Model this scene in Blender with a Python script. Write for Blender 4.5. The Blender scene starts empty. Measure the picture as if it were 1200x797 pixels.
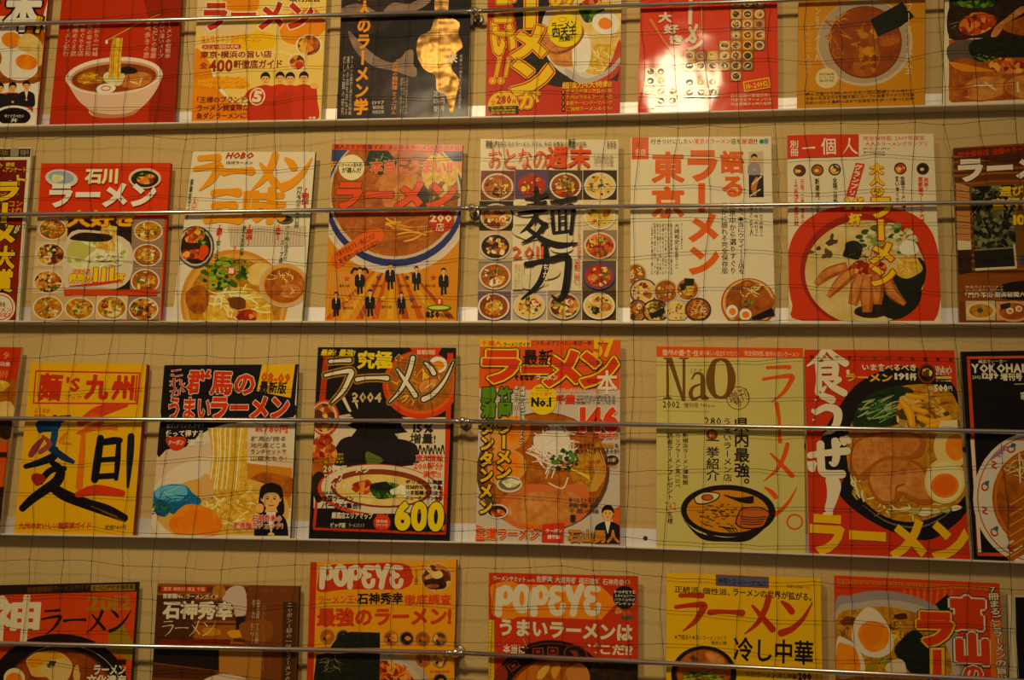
import bpy, math, random
from mathutils import Vector, Matrix
S = bpy.context.scene
COL = S.collection

# ------------------------------------------------------------------ camera, world, lamps, exposure
F = 1500.0                                   # focal length in pixels of the 1200 px wide frame
YAW, PITCH, ROLL = 0.132, 0.17586, -0.02585
EYE = Vector((0, -1.85, 0))
def camera_axes():
    cy, sy = math.cos(YAW), math.sin(YAW); cp, sp = math.cos(PITCH), math.sin(PITCH); cr, sr = math.cos(ROLL), math.sin(ROLL)
    r = Vector((cy, sy, 0)); d = Vector((0, 0, -1)); w = Vector((-sy, cy, 0))
    w, d = cp*w - sp*d, cp*d + sp*w
    r, d = cr*r + sr*d, cr*d - sr*r
    return r, d, w
CR, CD, CW = camera_axes()
cam = bpy.data.cameras.new('camera'); cam.sensor_width = 36; cam.lens = F/1200*36; cam.clip_start = .05
cam_ob = bpy.data.objects.new('camera', cam); COL.objects.link(cam_ob)
cam_ob.matrix_world = Matrix(((CR.x, -CD.x, -CW.x, EYE.x), (CR.y, -CD.y, -CW.y, EYE.y), (CR.z, -CD.z, -CW.z, EYE.z), (0, 0, 0, 1)))
S.camera = cam_ob

world = bpy.data.worlds.new('room_light'); S.world = world; world.use_nodes = True
wn = world.node_tree.nodes; wl = world.node_tree.links
bg = wn['Background']; bg.inputs['Strength'].default_value = 0.20
tcw = wn.new('ShaderNodeTexCoord'); sep = wn.new('ShaderNodeSeparateXYZ'); rmp = wn.new('ShaderNodeValToRGB')
mr = wn.new('ShaderNodeMapRange'); mr.inputs['From Min'].default_value = -1; mr.inputs['From Max'].default_value = 1
wl.new(tcw.outputs['Generated'], sep.inputs[0]); wl.new(sep.outputs['Z'], mr.inputs['Value']); wl.new(mr.outputs[0], rmp.inputs[0]); wl.new(rmp.outputs[0], bg.inputs['Color'])
rmp.color_ramp.elements[0].position = .25; rmp.color_ramp.elements[0].color = (.30, .17, .075, 1)
for q_, c_ in ((.43, (.40, .24, .12, 1)), (.47, (.85, .86, .92, 1)), (.53, (.85, .86, .92, 1)), (.57, (.55, .36, .20, 1))): rmp.color_ramp.elements.new(q_).color = c_
rmp.color_ramp.elements[-1].position = .85; rmp.color_ramp.elements[-1].color = (1.0, .68, .38, 1)

def spot(name, loc, target, energy, col, radius, angle, blend):
    l = bpy.data.lights.new(name, 'SPOT'); l.energy = energy; l.color = col; l.shadow_soft_size = radius
    l.spot_size = math.radians(angle); l.spot_blend = blend
    o = bpy.data.objects.new(name, l); COL.objects.link(o); o.location = loc
    o.rotation_euler = (Vector(target) - Vector(loc)).to_track_quat('-Z', 'Y').to_euler(); return o
spot('ceiling_spot', (0.0, -1.85, 1.42), (-.12, 0, .55), 54, (1, .74, .41), .09, 66, 1.0)
spot('ceiling_spot', (-.72, -1.9, 1.30), (-.85, 0, .35), 62, (1, .74, .41), .09, 80, .9)
S.view_settings.view_transform = 'Standard'; S.view_settings.look = 'None'; S.view_settings.gamma = 1
S.view_settings.use_curve_mapping = False; S.view_settings.exposure = -0.18

# ------------------------------------------------------------------ materials
def lin(c):
    if isinstance(c, str):
        c = c.lstrip('#'); c = [int(c[i:i+2], 16)/255 for i in (0, 2, 4)]
    return tuple((x/12.92 if x <= .04045 else ((x+.055)/1.055)**2.4) for x in c[:3]) + (1,)
def inklin(c):
    """printing ink: full-strength pigment on white coated paper."""
    r, g, b, a = lin(c); y = .3*r+.6*g+.1*b
    r, g, b = (max(0, y+1.18*(q-y)) for q in (r, g, b)); g += .075*max(0, r-g)
    r, g, b = (1-(1-min(1.25*q**1.2, 1))**1.6 for q in (r, g, b))
    return (r, g, b*(.65 if r > 2*g else .9), 1)
MATS = {}
def principled(name):
    m = bpy.data.materials.new(name); m.use_nodes = True
    return m, m.node_tree.nodes, m.node_tree.links, m.node_tree.nodes['Principled BSDF']
def gloss(nt, b, bump, coat=.1):
    b.inputs['Roughness'].default_value = .5; b.inputs['Specular IOR Level'].default_value = .12
    b.inputs['Coat Weight'].default_value = coat; b.inputs['Coat Roughness'].default_value = .16 if coat < .3 else .085
    if bump:
        n = nt.nodes; tc = n.new('ShaderNodeTexCoord'); ns = n.new('ShaderNodeTexNoise'); bp = n.new('ShaderNodeBump')
        ns.inputs['Scale'].default_value = 14; ns.inputs['Detail'].default_value = 1.5
        bp.inputs['Strength'].default_value = bump; bp.inputs['Distance'].default_value = .004
        nt.links.new(tc.outputs['Object'], ns.inputs['Vector']); nt.links.new(ns.outputs['Fac'], bp.inputs['Height'])
        nt.links.new(bp.outputs[0], b.inputs['Coat Normal'])
def ink(c, bump=.25, coat=.1):
    k = ('ink', c, bump, coat)
    if k not in MATS:
        m, n, l, b = principled('ink_' + c.strip('#')); b.inputs['Base Color'].default_value = inklin(c); gloss(m.node_tree, b, bump, coat); MATS[k] = m
    return MATS[k]
# printed photographs of food: procedural mottling in several colours, in the magazine's own coordinates
FOODS = {
 'broth':  (('#7a3f14', '#a8622a', '#c98d48', '#8d4a1a'), 60, 'noise'),
 'clear':  (('#6b2f10', '#8e4717', '#b9772b', '#5a2710'), 40, 'noise'),
 'pale':   (('#c9a468', '#dcc08a', '#e8d4a8', '#b88a4a'), 55, 'noise'),
 'milky':  (('#b89c6c', '#cdb88c', '#dac8a0', '#a88a58'), 45, 'noise'),
 'noodle': (('#b07c34', '#e0b868', '#f0d898', '#c8964a'), 130, 'noise'),
 'noodled':(('#8a5a24', '#c08a44', '#d8ac68', '#9a6a30'), 120, 'noise'),
 'pork':   (('#a05a3a', '#c88862', '#dcae8a', '#b87250'), 60, 'noise'),
 'porkd':  (('#7a3a20', '#a8603a', '#c88a5c', '#8a4a2a'), 70, 'noise'),
 'green':  (('#1e3a14', '#4a6a24', '#7a9440', '#2c4c1c'), 160, 'voronoi'),
 'greend': (('#182418', '#2c4024', '#4a5c34', '#1a2c18'), 120, 'noise'),
 'nori':   (('#14160f', '#25291b', '#3a3c28', '#1a1c12'), 150, 'noise'),
 'mix':    (('#5a2c14', '#b86a2c', '#e0b070', '#8a3a1c'), 130, 'voronoi'),
 'mixg':   (('#44401c', '#b8803c', '#e0c080', '#6a3a1c'), 130, 'voronoi'),
 'mixr':   (('#7a1c0c', '#c8501c', '#e8a060', '#9a2c14'), 130, 'voronoi'),
 'dark':   (('#1c1410', '#3c281c', '#644028', '#281a14'), 90, 'noise'),
 'yolk':   (('#d86414', '#e8841c', '#f0a034', '#d45a10'), 60, 'noise'),
 'white':  (('#d8d0c0', '#ece6da', '#f6f2ea', '#c8bca8'), 110, 'noise'),
 'veg':    (('#c8c89a', '#e0dcb4', '#f0ecd0', '#98a45c'), 150, 'voronoi'),
 'red':    (('#7a140c', '#b02414', '#c83c20', '#8a1810'), 50, 'noise'),
 'wood':   (('#5a3018', '#7c4626', '#94582f', '#4a2814'), 30, 'wood'),
 'tree':   (('#14180f', '#3a4028', '#7a7a58', '#20261a'), 180, 'voronoi'),
 'greyph': (('#241c1c', '#3a3030', '#504442', '#2c2424'), 35, 'noise'),
 'steam':  (('#6a5a54', '#8a7870', '#a89488', '#54463f'), 30, 'noise'),
 'orange': (('#c86a10', '#d88418', '#e8a030', '#d07414'), 18, 'noise'),
}
def food(kind):
    k = ('food', kind)
    if k in MATS: return MATS[k]
    cols, sc, typ = FOODS[kind]
    m, n, l, b = principled('print_' + kind); gloss(m.node_tree, b, .25)
    tc = n.new('ShaderNodeTexCoord'); cr = n.new('ShaderNodeValToRGB')
    e = cr.color_ramp.elements; e[0].position = .25; e[0].color = inklin(cols[0]); e[1].position = .78; e[1].color = inklin(cols[2])
    x = e.new(.5); x.color = inklin(cols[1]); x = e.new(.95); x.color = inklin(cols[3])
    ns = n.new('ShaderNodeTexNoise'); ns.inputs['Scale'].default_value = sc; ns.inputs['Detail'].default_value = 7; ns.inputs['Roughness'].default_value = .68
    if typ == 'noise':
        l.new(tc.outputs['Object'], ns.inputs['Vector']); l.new(ns.outputs['Fac'], cr.inputs[0])
        e[0].position = .35; e[1].position = .64
        for q in e:
            if q.position > .9: q.position = .72
    elif typ == 'voronoi':
        vo = n.new('ShaderNodeTexVoronoi'); vo.inputs['Scale'].default_value = sc
        l.new(tc.outputs['Object'], vo.inputs['Vector']); sp = n.new('ShaderNodeSeparateColor'); l.new(vo.outputs['Color'], sp.inputs[0]); l.new(sp.outputs[0], cr.inputs[0])
    else:
        wv = n.new('ShaderNodeTexWave'); wv.inputs['Scale'].default_value = sc if typ == 'wave' else sc*.5; wv.inputs['Distortion'].default_value = 16 if typ == 'wave' else 3
        wv.inputs['Detail'].default_value = 2; wv.inputs['Detail Scale'].default_value = 1.2 if typ == 'wave' else .5
        if typ == 'wood': wv.bands_direction = 'Z'
        else: wv.bands_direction = 'DIAGONAL'
        l.new(tc.outputs['Object'], wv.inputs['Vector']); l.new(wv.outputs['Fac'], cr.inputs[0])
    l.new(cr.outputs[0], b.inputs['Base Color']); MATS[k] = m; return m
def glare():  # gold metal for the lamp glare painted onto the black cover
    if 'glare' not in MATS:
        m, n, l, b = principled('painted_glare_gold'); b.inputs['Base Color'].default_value = lin('#94713c'); b.inputs['Metallic'].default_value = .95; b.inputs['Roughness'].default_value = .36
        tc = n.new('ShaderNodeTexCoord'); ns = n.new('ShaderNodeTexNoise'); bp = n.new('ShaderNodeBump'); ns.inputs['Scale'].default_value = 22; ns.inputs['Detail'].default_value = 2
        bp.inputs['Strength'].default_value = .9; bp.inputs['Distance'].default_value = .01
        l.new(tc.outputs['Object'], ns.inputs['Vector']); l.new(ns.outputs['Fac'], bp.inputs['Height']); l.new(bp.outputs[0], b.inputs['Normal']); MATS['glare'] = m
    return MATS['glare']
def simple(name, col, rough=.5, metal=0., **kw):
    m, n, l, b = principled(name); b.inputs['Base Color'].default_value = lin(col); b.inputs['Roughness'].default_value = rough; b.inputs['Metallic'].default_value = metal
    for k, v in kw.items(): b.inputs[k.replace('_', ' ')].default_value = v
    return m
M_chrome = simple('polished_steel', '#e2e0de', .3, 1)
M_darkchrome = simple('dark_chrome', '#a39c90', .42, .9)
M_thread = simple('black_twine', '#15120e', .8)
M_pages = simple('page_edges', '#d8cdb4', .8)
M_screw = simple('screw_steel', '#5a5650', .35, 1)
M_plate = simple('shelf_enamel', '#ecebe8', .5, .5)
M_shelf = simple('shelf_edge_enamel', '#e4ddcf', .4)
def wall_material():
    m, n, l, b = principled('textured_wallpaper'); b.inputs['Roughness'].default_value = .7
    tc = n.new('ShaderNodeTexCoord'); n1 = n.new('ShaderNodeTexNoise'); n1.inputs['Scale'].default_value = 260; n1.inputs['Detail'].default_value = 3
    n2 = n.new('ShaderNodeTexNoise'); n2.inputs['Scale'].default_value = 3
    cr = n.new('ShaderNodeValToRGB'); cr.color_ramp.elements[0].position = .3; cr.color_ramp.elements[0].color = lin('#d0b470'); cr.color_ramp.elements[1].position = .7; cr.color_ramp.elements[1].color = lin('#d8be7c')
    bp = n.new('ShaderNodeBump'); bp.inputs['Strength'].default_value = .45; bp.inputs['Distance'].default_value = .002
    l.new(tc.outputs['Object'], n1.inputs['Vector']); l.new(tc.outputs['Object'], n2.inputs['Vector']); l.new(n2.outputs['Fac'], cr.inputs[0]); l.new(cr.outputs[0], b.inputs['Base Color'])
    l.new(n1.outputs['Fac'], bp.inputs['Height']); l.new(bp.outputs[0], b.inputs['Normal']); return m

# ------------------------------------------------------------------ mesh helpers
def mesh_ob(name, verts, faces, mats, midx=None, parent=None, smooth=False):
    me = bpy.data.meshes.new(name); me.from_pydata(verts, [], faces)
    for m in mats: me.materials.append(m)
    if midx: me.polygons.foreach_set('material_index', midx)
    if smooth: me.polygons.foreach_set('use_smooth', [True]*len(me.polygons))
    me.update(); o = bpy.data.objects.new(name, me); COL.objects.link(o)
    if parent: o.parent = parent
    return o
def tag(o, label=None, cat=None, group=None, kind=None):
    for k, v in (('label', label), ('category', cat), ('group', group), ('kind', kind)):
        if v: o[k] = v
    return o
class MB:
    def __init__(s): s.v = []; s.f = []; s.m = []
    def box(s, a, b, mi=0):
        n = len(s.v); (x0, y0, z0), (x1, y1, z1) = a, b
        s.v += [(x0,y0,z0),(x1,y0,z0),(x1,y1,z0),(x0,y1,z0),(x0,y0,z1),(x1,y0,z1),(x1,y1,z1),(x0,y1,z1)]
        s.f += [tuple(n+i for i in q) for q in ((0,3,2,1),(4,5,6,7),(0,1,5,4),(1,2,6,5),(2,3,7,6),(3,0,4,7))]; s.m += [mi]*6; return s
    def tube(s, pts, r, seg=12, mi=0, cap=True):
        pts = [Vector(p) for p in pts]; n0 = len(s.v); rs = r if isinstance(r, (list, tuple)) else [r]*len(pts)
        for i, p in enumerate(pts):
            t = (pts[min(i+1, len(pts)-1)] - pts[max(i-1, 0)]).normalized()
            u = t.cross(Vector((0, 1, .01)) if abs(t.y) < .9 else Vector((1, 0, 0))).normalized(); w = t.cross(u)
            for k in range(seg):
                a = 2*math.pi*k/seg; s.v.append(tuple(p + rs[i]*(math.cos(a)*u + math.sin(a)*w)))
        for i in range(len(pts)-1):
            for k in range(seg):
                a = n0+i*seg+k; b = n0+i*seg+(k+1) % seg; s.f.append((a, b, b+seg, a+seg)); s.m.append(mi)
        if cap:
            s.f.append(tuple(n0+k for k in reversed(range(seg)))); s.f.append(tuple(n0+(len(pts)-1)*seg+k for k in range(seg))); s.m += [mi, mi]
        return s
    def build(s, name, mats, parent=None, smooth=False): return mesh_ob(name, s.v, s.f, mats, s.m, parent, smooth)

# ------------------------------------------------------------------ the setting: wall, shelves
mb = MB().box((-2.2, 0, -1.5), (1.6, .1, 1.9)); w = mb.build('wall_back', [wall_material()]); tag(w, kind='structure')

XJ = -.31                                    # where the rods and ledges are joined
def line(a, b): return lambda x: a + b*(x + .05)
SHELF = [(line(.6708, -.001), line(.6715, .0072)), (line(.3550, -.0006), line(.3539, -.0006)), (line(.0364, .0056), line(.0332, -.0155)), (line(-.29, .006), line(-.292, -.02))]
def shelf_z(row, x):
    L, R = SHELF[row]
    if x <= XJ: return L(x)
    if x >= -.05: return R(x)
    t = (x-XJ)/(-.05-XJ); return L(x)*(1-t) + R(x)*t
SH_LABELS = ['slim white ledge shelf carrying the top row of magazines', 'slim white ledge shelf carrying the second row of magazines from the top',
             'slim white ledge shelf carrying the third row of magazines from the top', 'slim white ledge shelf under the bottom row of magazines']
for row in range(4):
    xs = [-1.7, -1.2, -.9, -.6, XJ, -.18, -.05, .15, .35, .6, 1.1]
    root = bpy.data.objects.new('ledge_shelf', None); COL.objects.link(root); root.location = (0, 0, shelf_z(row, 0)); z0 = root.location.z
    tag(root, SH_LABELS[row], 'shelf', 'magazine ledge shelves')
    prof = [(0, 0), (-.0252, 0), (-.026, -.0006), (-.026, -.0022), (-.0252, -.003), (0, -.003)]
    V = []; Fc = []
    for x in xs:
        for (y, z) in prof: V.append((x, y, shelf_z(row, x)-z0+z))
    n = len(prof)
    for i in range(len(xs)-1):
        for k in range(n): Fc.append((i*n+k, i*n+(k+1) % n, (i+1)*n+(k+1) % n, (i+1)*n+k))
    Fc += [tuple(range(n))[::-1], tuple((len(xs)-1)*n+k for k in range(n))]
    mesh_ob('ledge', V, Fc, [M_shelf], parent=root)
    V = []; Fc = []; prof = [(-.0005, 0), (-.0005, .0255), (-.0012, .0262), (-.0022, .0255), (-.0022, 0)]; n = len(prof)
    for x in xs:
        for (y, z) in prof: V.append((x, y, shelf_z(row, x)-z0+z+.0001))
    for i in range(len(xs)-1):
        for k in range(n): Fc.append((i*n+k, (i+1)*n+k, (i+1)*n+(k+1) % n, i*n+(k+1) % n))
    bf = mesh_ob('back_flange', V, Fc, [M_plate], parent=root)
    for x in ([-.047] if row == 2 else []):
        sc = MB().tube([(x, -.0022, shelf_z(row, x)-z0+.0125), (x, -.0036, shelf_z(row, x)-z0+.0125)], [.0034, .0026], 16); sc.build('screw', [M_screw], bf)

# ------------------------------------------------------------------ drawing printed covers
def ray(px, py, ypl):
    v = (px-600)/F*CR + (py-398.5)/F*CD + CW
    t = (ypl-EYE.y)/v.y; return EYE + t*v
GL = {}
_cu = bpy.data.curves.new('glyph', 'FONT'); _cu.dimensions = '2D'; _ob = bpy.data.objects.new('glyph', _cu); COL.objects.link(_ob)
def glyph(ch, w, res):
    k = (ch, round(w, 4), res)
    if k not in GL:
        _cu.body = ch; _cu.offset = w; _cu.resolution_u = res
        me = _ob.to_mesh(); GL[k] = ([(v.co.x, v.co.y) for v in me.vertices], [tuple(p.vertices) for p in me.polygons]); _ob.to_mesh_clear()
    return GL[k]
class Mag: pass
cur = None
YF = -.0225
def lerp(a, b, t): return a + (b-a)*t
def mag(kind, label, crop, quad, base, row, th=.006, spine='#a02010', pages=None, dy=0., bump=.25, coat=.1, group='ramen magazines on the wall display'):
    """crop = (x0, y0, scale) of the frame the cover is drawn in; quad = TL, TR, BR, BL in that frame."""
    global cur
    m = cur = Mag(); m.crop = crop; m.quad = quad; m.row = row; m.y = YF+dy; m.bump = bump; m.coat = coat; m.z = 0; m.parts = []; m.part = None; m.rng = random.Random(label); m.base = base
    m.th = th; m.spine = spine; m.kind = kind; m.label = label; m.group = group
    pts = [m_world(x, y) for x, y in quad]
    bx = (pts[2].x+pts[3].x)/2
    m.org = Vector((bx, m.y+th, shelf_z(row, bx)+.0002))
    p('cover'); m.z = 0
    # the front cover reaches down to the ledge
    zl = shelf_z(row, pts[3].x)+.0002; zr = shelf_z(row, pts[2].x)+.0002
    q3 = Vector((pts[3].x, 0, zl)); q2 = Vector((pts[2].x, 0, zr))
    m.corn = [pts[0], pts[1], q2, q3]
    raw([tuple(Vector((c.x, m.y, c.z))-m.org) for c in m.corn], [(3, 2, 1, 0)], base)
    m.z += 1
    return m
def m_world(x, y):
    x0, y0, s = cur.crop; return ray(x0+x/s, y0+y/s, cur.y)
def p(name):
    cur.part = [name, [], [], []]; cur.parts.append(cur.part)
def getmat(c): return c if not isinstance(c, str) else (ink(c, cur.bump, cur.coat) if c[0] == '#' else (glare() if c == 'glare' else food(c)))
def raw(vs, fs, col):
    P_ = cur.part; n = len(P_[1]); P_[1] += vs; P_[2] += [tuple(n+i for i in f) for f in fs]; P_[3] += [getmat(col)]*len(fs)
ZS = 4e-6
def clip(pts):
    """keep outlines inside the cover (Sutherland-Hodgman against the quad)."""
    q = cur.quad
    for i in range(4):
        a, b = q[i], q[(i+1) % 4]; ex, ey = b[0]-a[0], b[1]-a[1]; out = []
        f = lambda t: ex*(t[1]-a[1]) - ey*(t[0]-a[0])
        for j in range(len(pts)):
            c, d = pts[j-1], pts[j]; fc, fd = f(c), f(d)
            if (fc >= 0) != (fd >= 0):
                t = fc/(fc-fd); out.append((c[0]+t*(d[0]-c[0]), c[1]+t*(d[1]-c[1])))
            if fd >= 0: out.append(d)
        pts = out
        if len(pts) < 3: return []
    return pts
def place(pts2, fs, col, n=0):
    cur.z += 1; out = []
    for i, (x, y) in enumerate(pts2):
        v = m_world(x, y) - cur.org; v.y = cur.y - cur.org.y - (cur.z + ((i % n)/n if n else 0))*ZS; out.append(tuple(v))
    if n: cur.z += 1
    raw(out, fs, col)
def P(pts, col, cl=True):
    if cl: pts = clip(pts)
    if len(pts) >= 3: place(pts, [tuple(range(len(pts)))[::-1]], col)
def axes(x, y):
    (tl, tr, br, bl) = cur.quad
    v = (y-tl[1])/(bl[1]-tl[1]); u = (x-tl[0])/(tr[0]-tl[0])
    sx = lerp((tr[1]-tl[1])/(tr[0]-tl[0]), (br[1]-bl[1])/(br[0]-bl[0]), min(1, max(0, v)))
    sy = lerp((bl[0]-tl[0])/(bl[1]-tl[1]), (br[0]-tr[0])/(br[1]-tr[1]), min(1, max(0, u)))
    return sx, sy
def loc(cx, cy, pts, rot=0):
    """offsets from a centre, following the lean of the cover."""
    sx, sy = axes(cx, cy); c, s = math.cos(math.radians(rot)), math.sin(math.radians(rot)); o = []
    for x, y in pts:
        x, y = x*c - y*s, x*s + y*c; o.append((cx+x+sy*y, cy+y+sx*x))
    return o
def R(x0, y0, x1, y1, col, rot=0):
    cx, cy = (x0+x1)/2, (y0+y1)/2; a, b = (x1-x0)/2, (y1-y0)/2; P(loc(cx, cy, [(-a, -b), (a, -b), (a, b), (-a, b)], rot), col)
def RR(x0, y0, x1, y1, r, col, rot=0):
    cx, cy = (x0+x1)/2, (y0+y1)/2; a, b = (x1-x0)/2, (y1-y0)/2; pts = []
    for qx, qy, a0 in ((a-r, -b+r, -90), (a-r, b-r, 0), (-a+r, b-r, 90), (-a+r, -b+r, 180)):
        for k in range(5):
            t = math.radians(a0+k*22.5); pts.append((qx+r*math.cos(t), qy+r*math.sin(t)))
    P(loc(cx, cy, pts, rot), col)
def E(cx, cy, rx, ry, col, rot=0, n=None, a0=0, a1=360):
    n = n or (40 if rx > 60 else 24 if rx > 20 else 14)
    pts = [(rx*math.cos(math.radians(lerp(a0, a1, k/n))), ry*math.sin(math.radians(lerp(a0, a1, k/n)))) for k in range(n if a1-a0 >= 360 else n+1)]
    c, s = math.cos(math.radians(rot)), math.sin(math.radians(rot)); P([(cx+x*c-y*s, cy+x*s+y*c) for x, y in pts], col)
def smooth(pts, closed=True, k=5):
    out = []; n = len(pts)
    for i in range(n if closed else n-1):
        g = lambda j: pts[j % n] if closed else pts[min(max(j, 0), n-1)]
        p0, p1, p2, p3 = g(i-1), g(i), g(i+1), g(i+2)
        for s in range(k):
            t = s/k; o = []
            for d in range(len(p1)):
                o.append(.5*(2*p1[d]+(p2[d]-p0[d])*t+(2*p0[d]-5*p1[d]+4*p2[d]-p3[d])*t*t+(3*p1[d]-p0[d]-3*p2[d]+p3[d])*t**3))
            out.append(tuple(o))
    if not closed: out.append(pts[-1])
    return out
def B(pts, col, k=4): P(smooth(pts, True, k), col)
def blob(cx, cy, rx, ry, col, j=.22, n=9, rot=0):
    r = cur.rng; a0 = r.random()*6; pts = []
    for k in range(n):
        a = a0+2*math.pi*k/n; q = 1+r.uniform(-j, j); x, y = rx*q*math.cos(a), ry*q*math.sin(a)
        c, s = math.cos(math.radians(rot)), math.sin(math.radians(rot)); pts.append((cx+x*c-y*s, cy+x*s+y*c))
    B(pts, col, 3)
def strip(pts, ws):
    Lp, Rp = [], []
    for i, q in enumerate(pts):
        a = pts[max(i-1, 0)]; b = pts[min(i+1, len(pts)-1)]; dx, dy = b[0]-a[0], b[1]-a[1]; n = math.hypot(dx, dy) or 1
        w = ws[i]/2; Lp.append((q[0]-dy/n*w, q[1]+dx/n*w)); Rp.append((q[0]+dy/n*w, q[1]-dx/n*w))
    return Lp, Rp
def L(pts, w, col, sm=True, caps=False):
    """a drawn stroke; w = one width or one per point."""
    ws = w if isinstance(w, (list, tuple)) else [w]*len(pts)
    if sm and len(pts) > 2:
        q = smooth([(x, y, z) for (x, y), z in zip(pts, ws)], False, 5); pts = [(a, b) for a, b, c in q]; ws = [max(c, .1) for a, b, c in q]
    if caps:
        pts, ws = list(pts), list(ws)
        for end in (0, -1):
            a, b = (pts[0], pts[1]) if end == 0 else (pts[-1], pts[-2]); d = math.hypot(a[0]-b[0], a[1]-b[1]) or 1; r = ws[end]/2
            for t in (.4, .7, .9, 1):
                q = (a[0]+(a[0]-b[0])/d*r*t, a[1]+(a[1]-b[1])/d*r*t); k = max(.05, 2*r*math.sqrt(1-t*t))
                if end == 0: pts.insert(0, q); ws.insert(0, k)
                else: pts.append(q); ws.append(k)
    Lp, Rp = strip(pts, ws); n = len(pts)
    q = cur.quad; x0 = min(q[0][0], q[3][0]); x1 = max(q[1][0], q[2][0]); y0 = min(q[0][1], q[1][1]); y1 = max(q[2][1], q[3][1])
    cl = lambda t: (min(max(t[0], x0), x1), min(max(t[1], y0), y1))
    place([cl(t) for t in Lp+Rp], [(i, i+1, n+i+1, n+i) for i in range(n-1)], col, n)
def ring(cx, cy, rx, ry, w, col, rot=0):
    n = 40; pts = [(cx+rx*math.cos(2*math.pi*k/n)*math.cos(math.radians(rot))-ry*math.sin(2*math.pi*k/n)*math.sin(math.radians(rot)), cy+rx*math.cos(2*math.pi*k/n)*math.sin(math.radians(rot))+ry*math.sin(2*math.pi*k/n)*math.cos(math.radians(rot))) for k in range(n+1)]
    L(pts, w, col, sm=False)
NARROW = set('・、。，．：；！？!?.,:;「」（）()')
def layout(s, w, vert, res, gap=0.):
    vs, fs = [], []; c = 0.
    for ch in s:
        if ch in ' 　': c += .45; continue
        gv, gf = glyph(ch, w, res)
        if not gv: c += .4; continue
        x0 = min(v[0] for v in gv); x1 = max(v[0] for v in gv); y0 = min(v[1] for v in gv); y1 = max(v[1] for v in gv)
        wide = ord(ch) > 0x2000
        n = len(vs)
        if not vert:
            if wide and ch not in NARROW: ox = c; adv = 1.0+gap
            else: ox = c + .05 - x0 - w; adv = (x1-x0) - 2*w + .12 + gap
            vs += [(x+ox, -y) for x, y in gv]; c += adv
        else:
            if ch in 'ー〜－―':
                mx, my = .5, .38; vs += [(.5-(y-my), (x-mx)+c+.5) for x, y in gv]; c += 1+gap
            elif ch in '、。': vs += [(x+.6, -y+c+.3) for x, y in gv]; c += .6
            elif wide: vs += [(x, -y+c+.88) for x, y in gv]; c += 1+gap
            else: vs += [(x-(x0+x1)/2+.5, -y+c+.8) for x, y in gv]; c += .86+gap
        fs += [tuple(n+i for i in f) for f in gf]
    return vs, fs
def T(s, x0, y0, x1, y1, col, w=.015, o=(), rot=0, v=False, sk=0., arc=0., gap=0.):
    """lettering fitted to a box; o = outline inks beneath, widest first, as (ink, extra weight)."""
    small = min((x1-x0)/(1 if v else len(s)), (y1-y0)/(len(s) if v else 1)) < 34
    res = 1 if small else 2
    kan = any(ord(ch) >= 0x4e00 for ch in s); lat = any(ch.isalnum() and ord(ch) < 0x250 for ch in s)
    if lat and not small: res = 5
    def weigh(wt):                                       # strokes fattened by the outline, and past what it takes by overprinting
        lim = (.012 if small else .008) if kan else (.02 if lat and not small else .045)
        return (wt, 0) if wt <= lim else (lim, 0 if small and wt < .03 else wt-lim)
    off, sh = weigh(w); base, bf = layout(s, off, v, res, gap)
    if not base: return
    bx0 = min(q[0] for q in base)-sh; bx1 = max(q[0] for q in base)+sh; by0 = min(q[1] for q in base)-sh; by1 = max(q[1] for q in base)+sh
    kx = (x1-x0)/max(bx1-bx0, .01); ky = (y1-y0)/max(by1-by0, .01)
    if len(s) == 1 and s in 'ー一': ky = kx = min(kx, ky)
    cx, cy = (x0+x1)/2, (y0+y1)/2; mx, my = (bx0+bx1)/2, (by0+by1)/2
    for c_, e_ in list(o)+[(col, 0)]:
        of2, sh2 = weigh(w+e_); vs, fs = (base, bf) if of2 == off else layout(s, of2, v, res, gap)
        nd = 1 if sh2 < .004 else (5 if small else 9 if sh2 > .03 else 7)
        for q in range(nd):
            dx, dy = (0, 0) if q == 0 else (sh2*math.cos(q*6.2832/(nd-1)+.4), sh2*math.sin(q*6.2832/(nd-1)+.4)); pts = []
            for x, y in vs:
                x = (x+dx-mx)*kx; y = (y+dy-my)*ky; x -= sk*y
                if arc: y += arc*(x/((x1-x0)/2))**2
                pts.append((x, y))
            place(loc(cx, cy, pts, rot), fs, c_)
def V(s, x0, y0, x1, y1, col, w=.015, o=(), rot=0, **k): T(s, x0, y0, x1, y1, col, w, o, rot, True, **k)
def lines(ls, x0, y0, x1, y1, col, w=.01, o=()):
    n = len(ls); h = (y1-y0)/n
    for i, s in enumerate(ls): T(s, x0, y0+i*h+h*.1, x1, y0+(i+1)*h-h*.12, col, w, o)
def vlines(ls, x0, y0, x1, y1, col, w=.01, o=()):        # columns from right to left
    n = len(ls); d = (x1-x0)/n
    for i, s in enumerate(ls): V(s, x1-(i+1)*d+d*.1, y0, x1-i*d-d*.1, y1, col, w, o)
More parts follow.
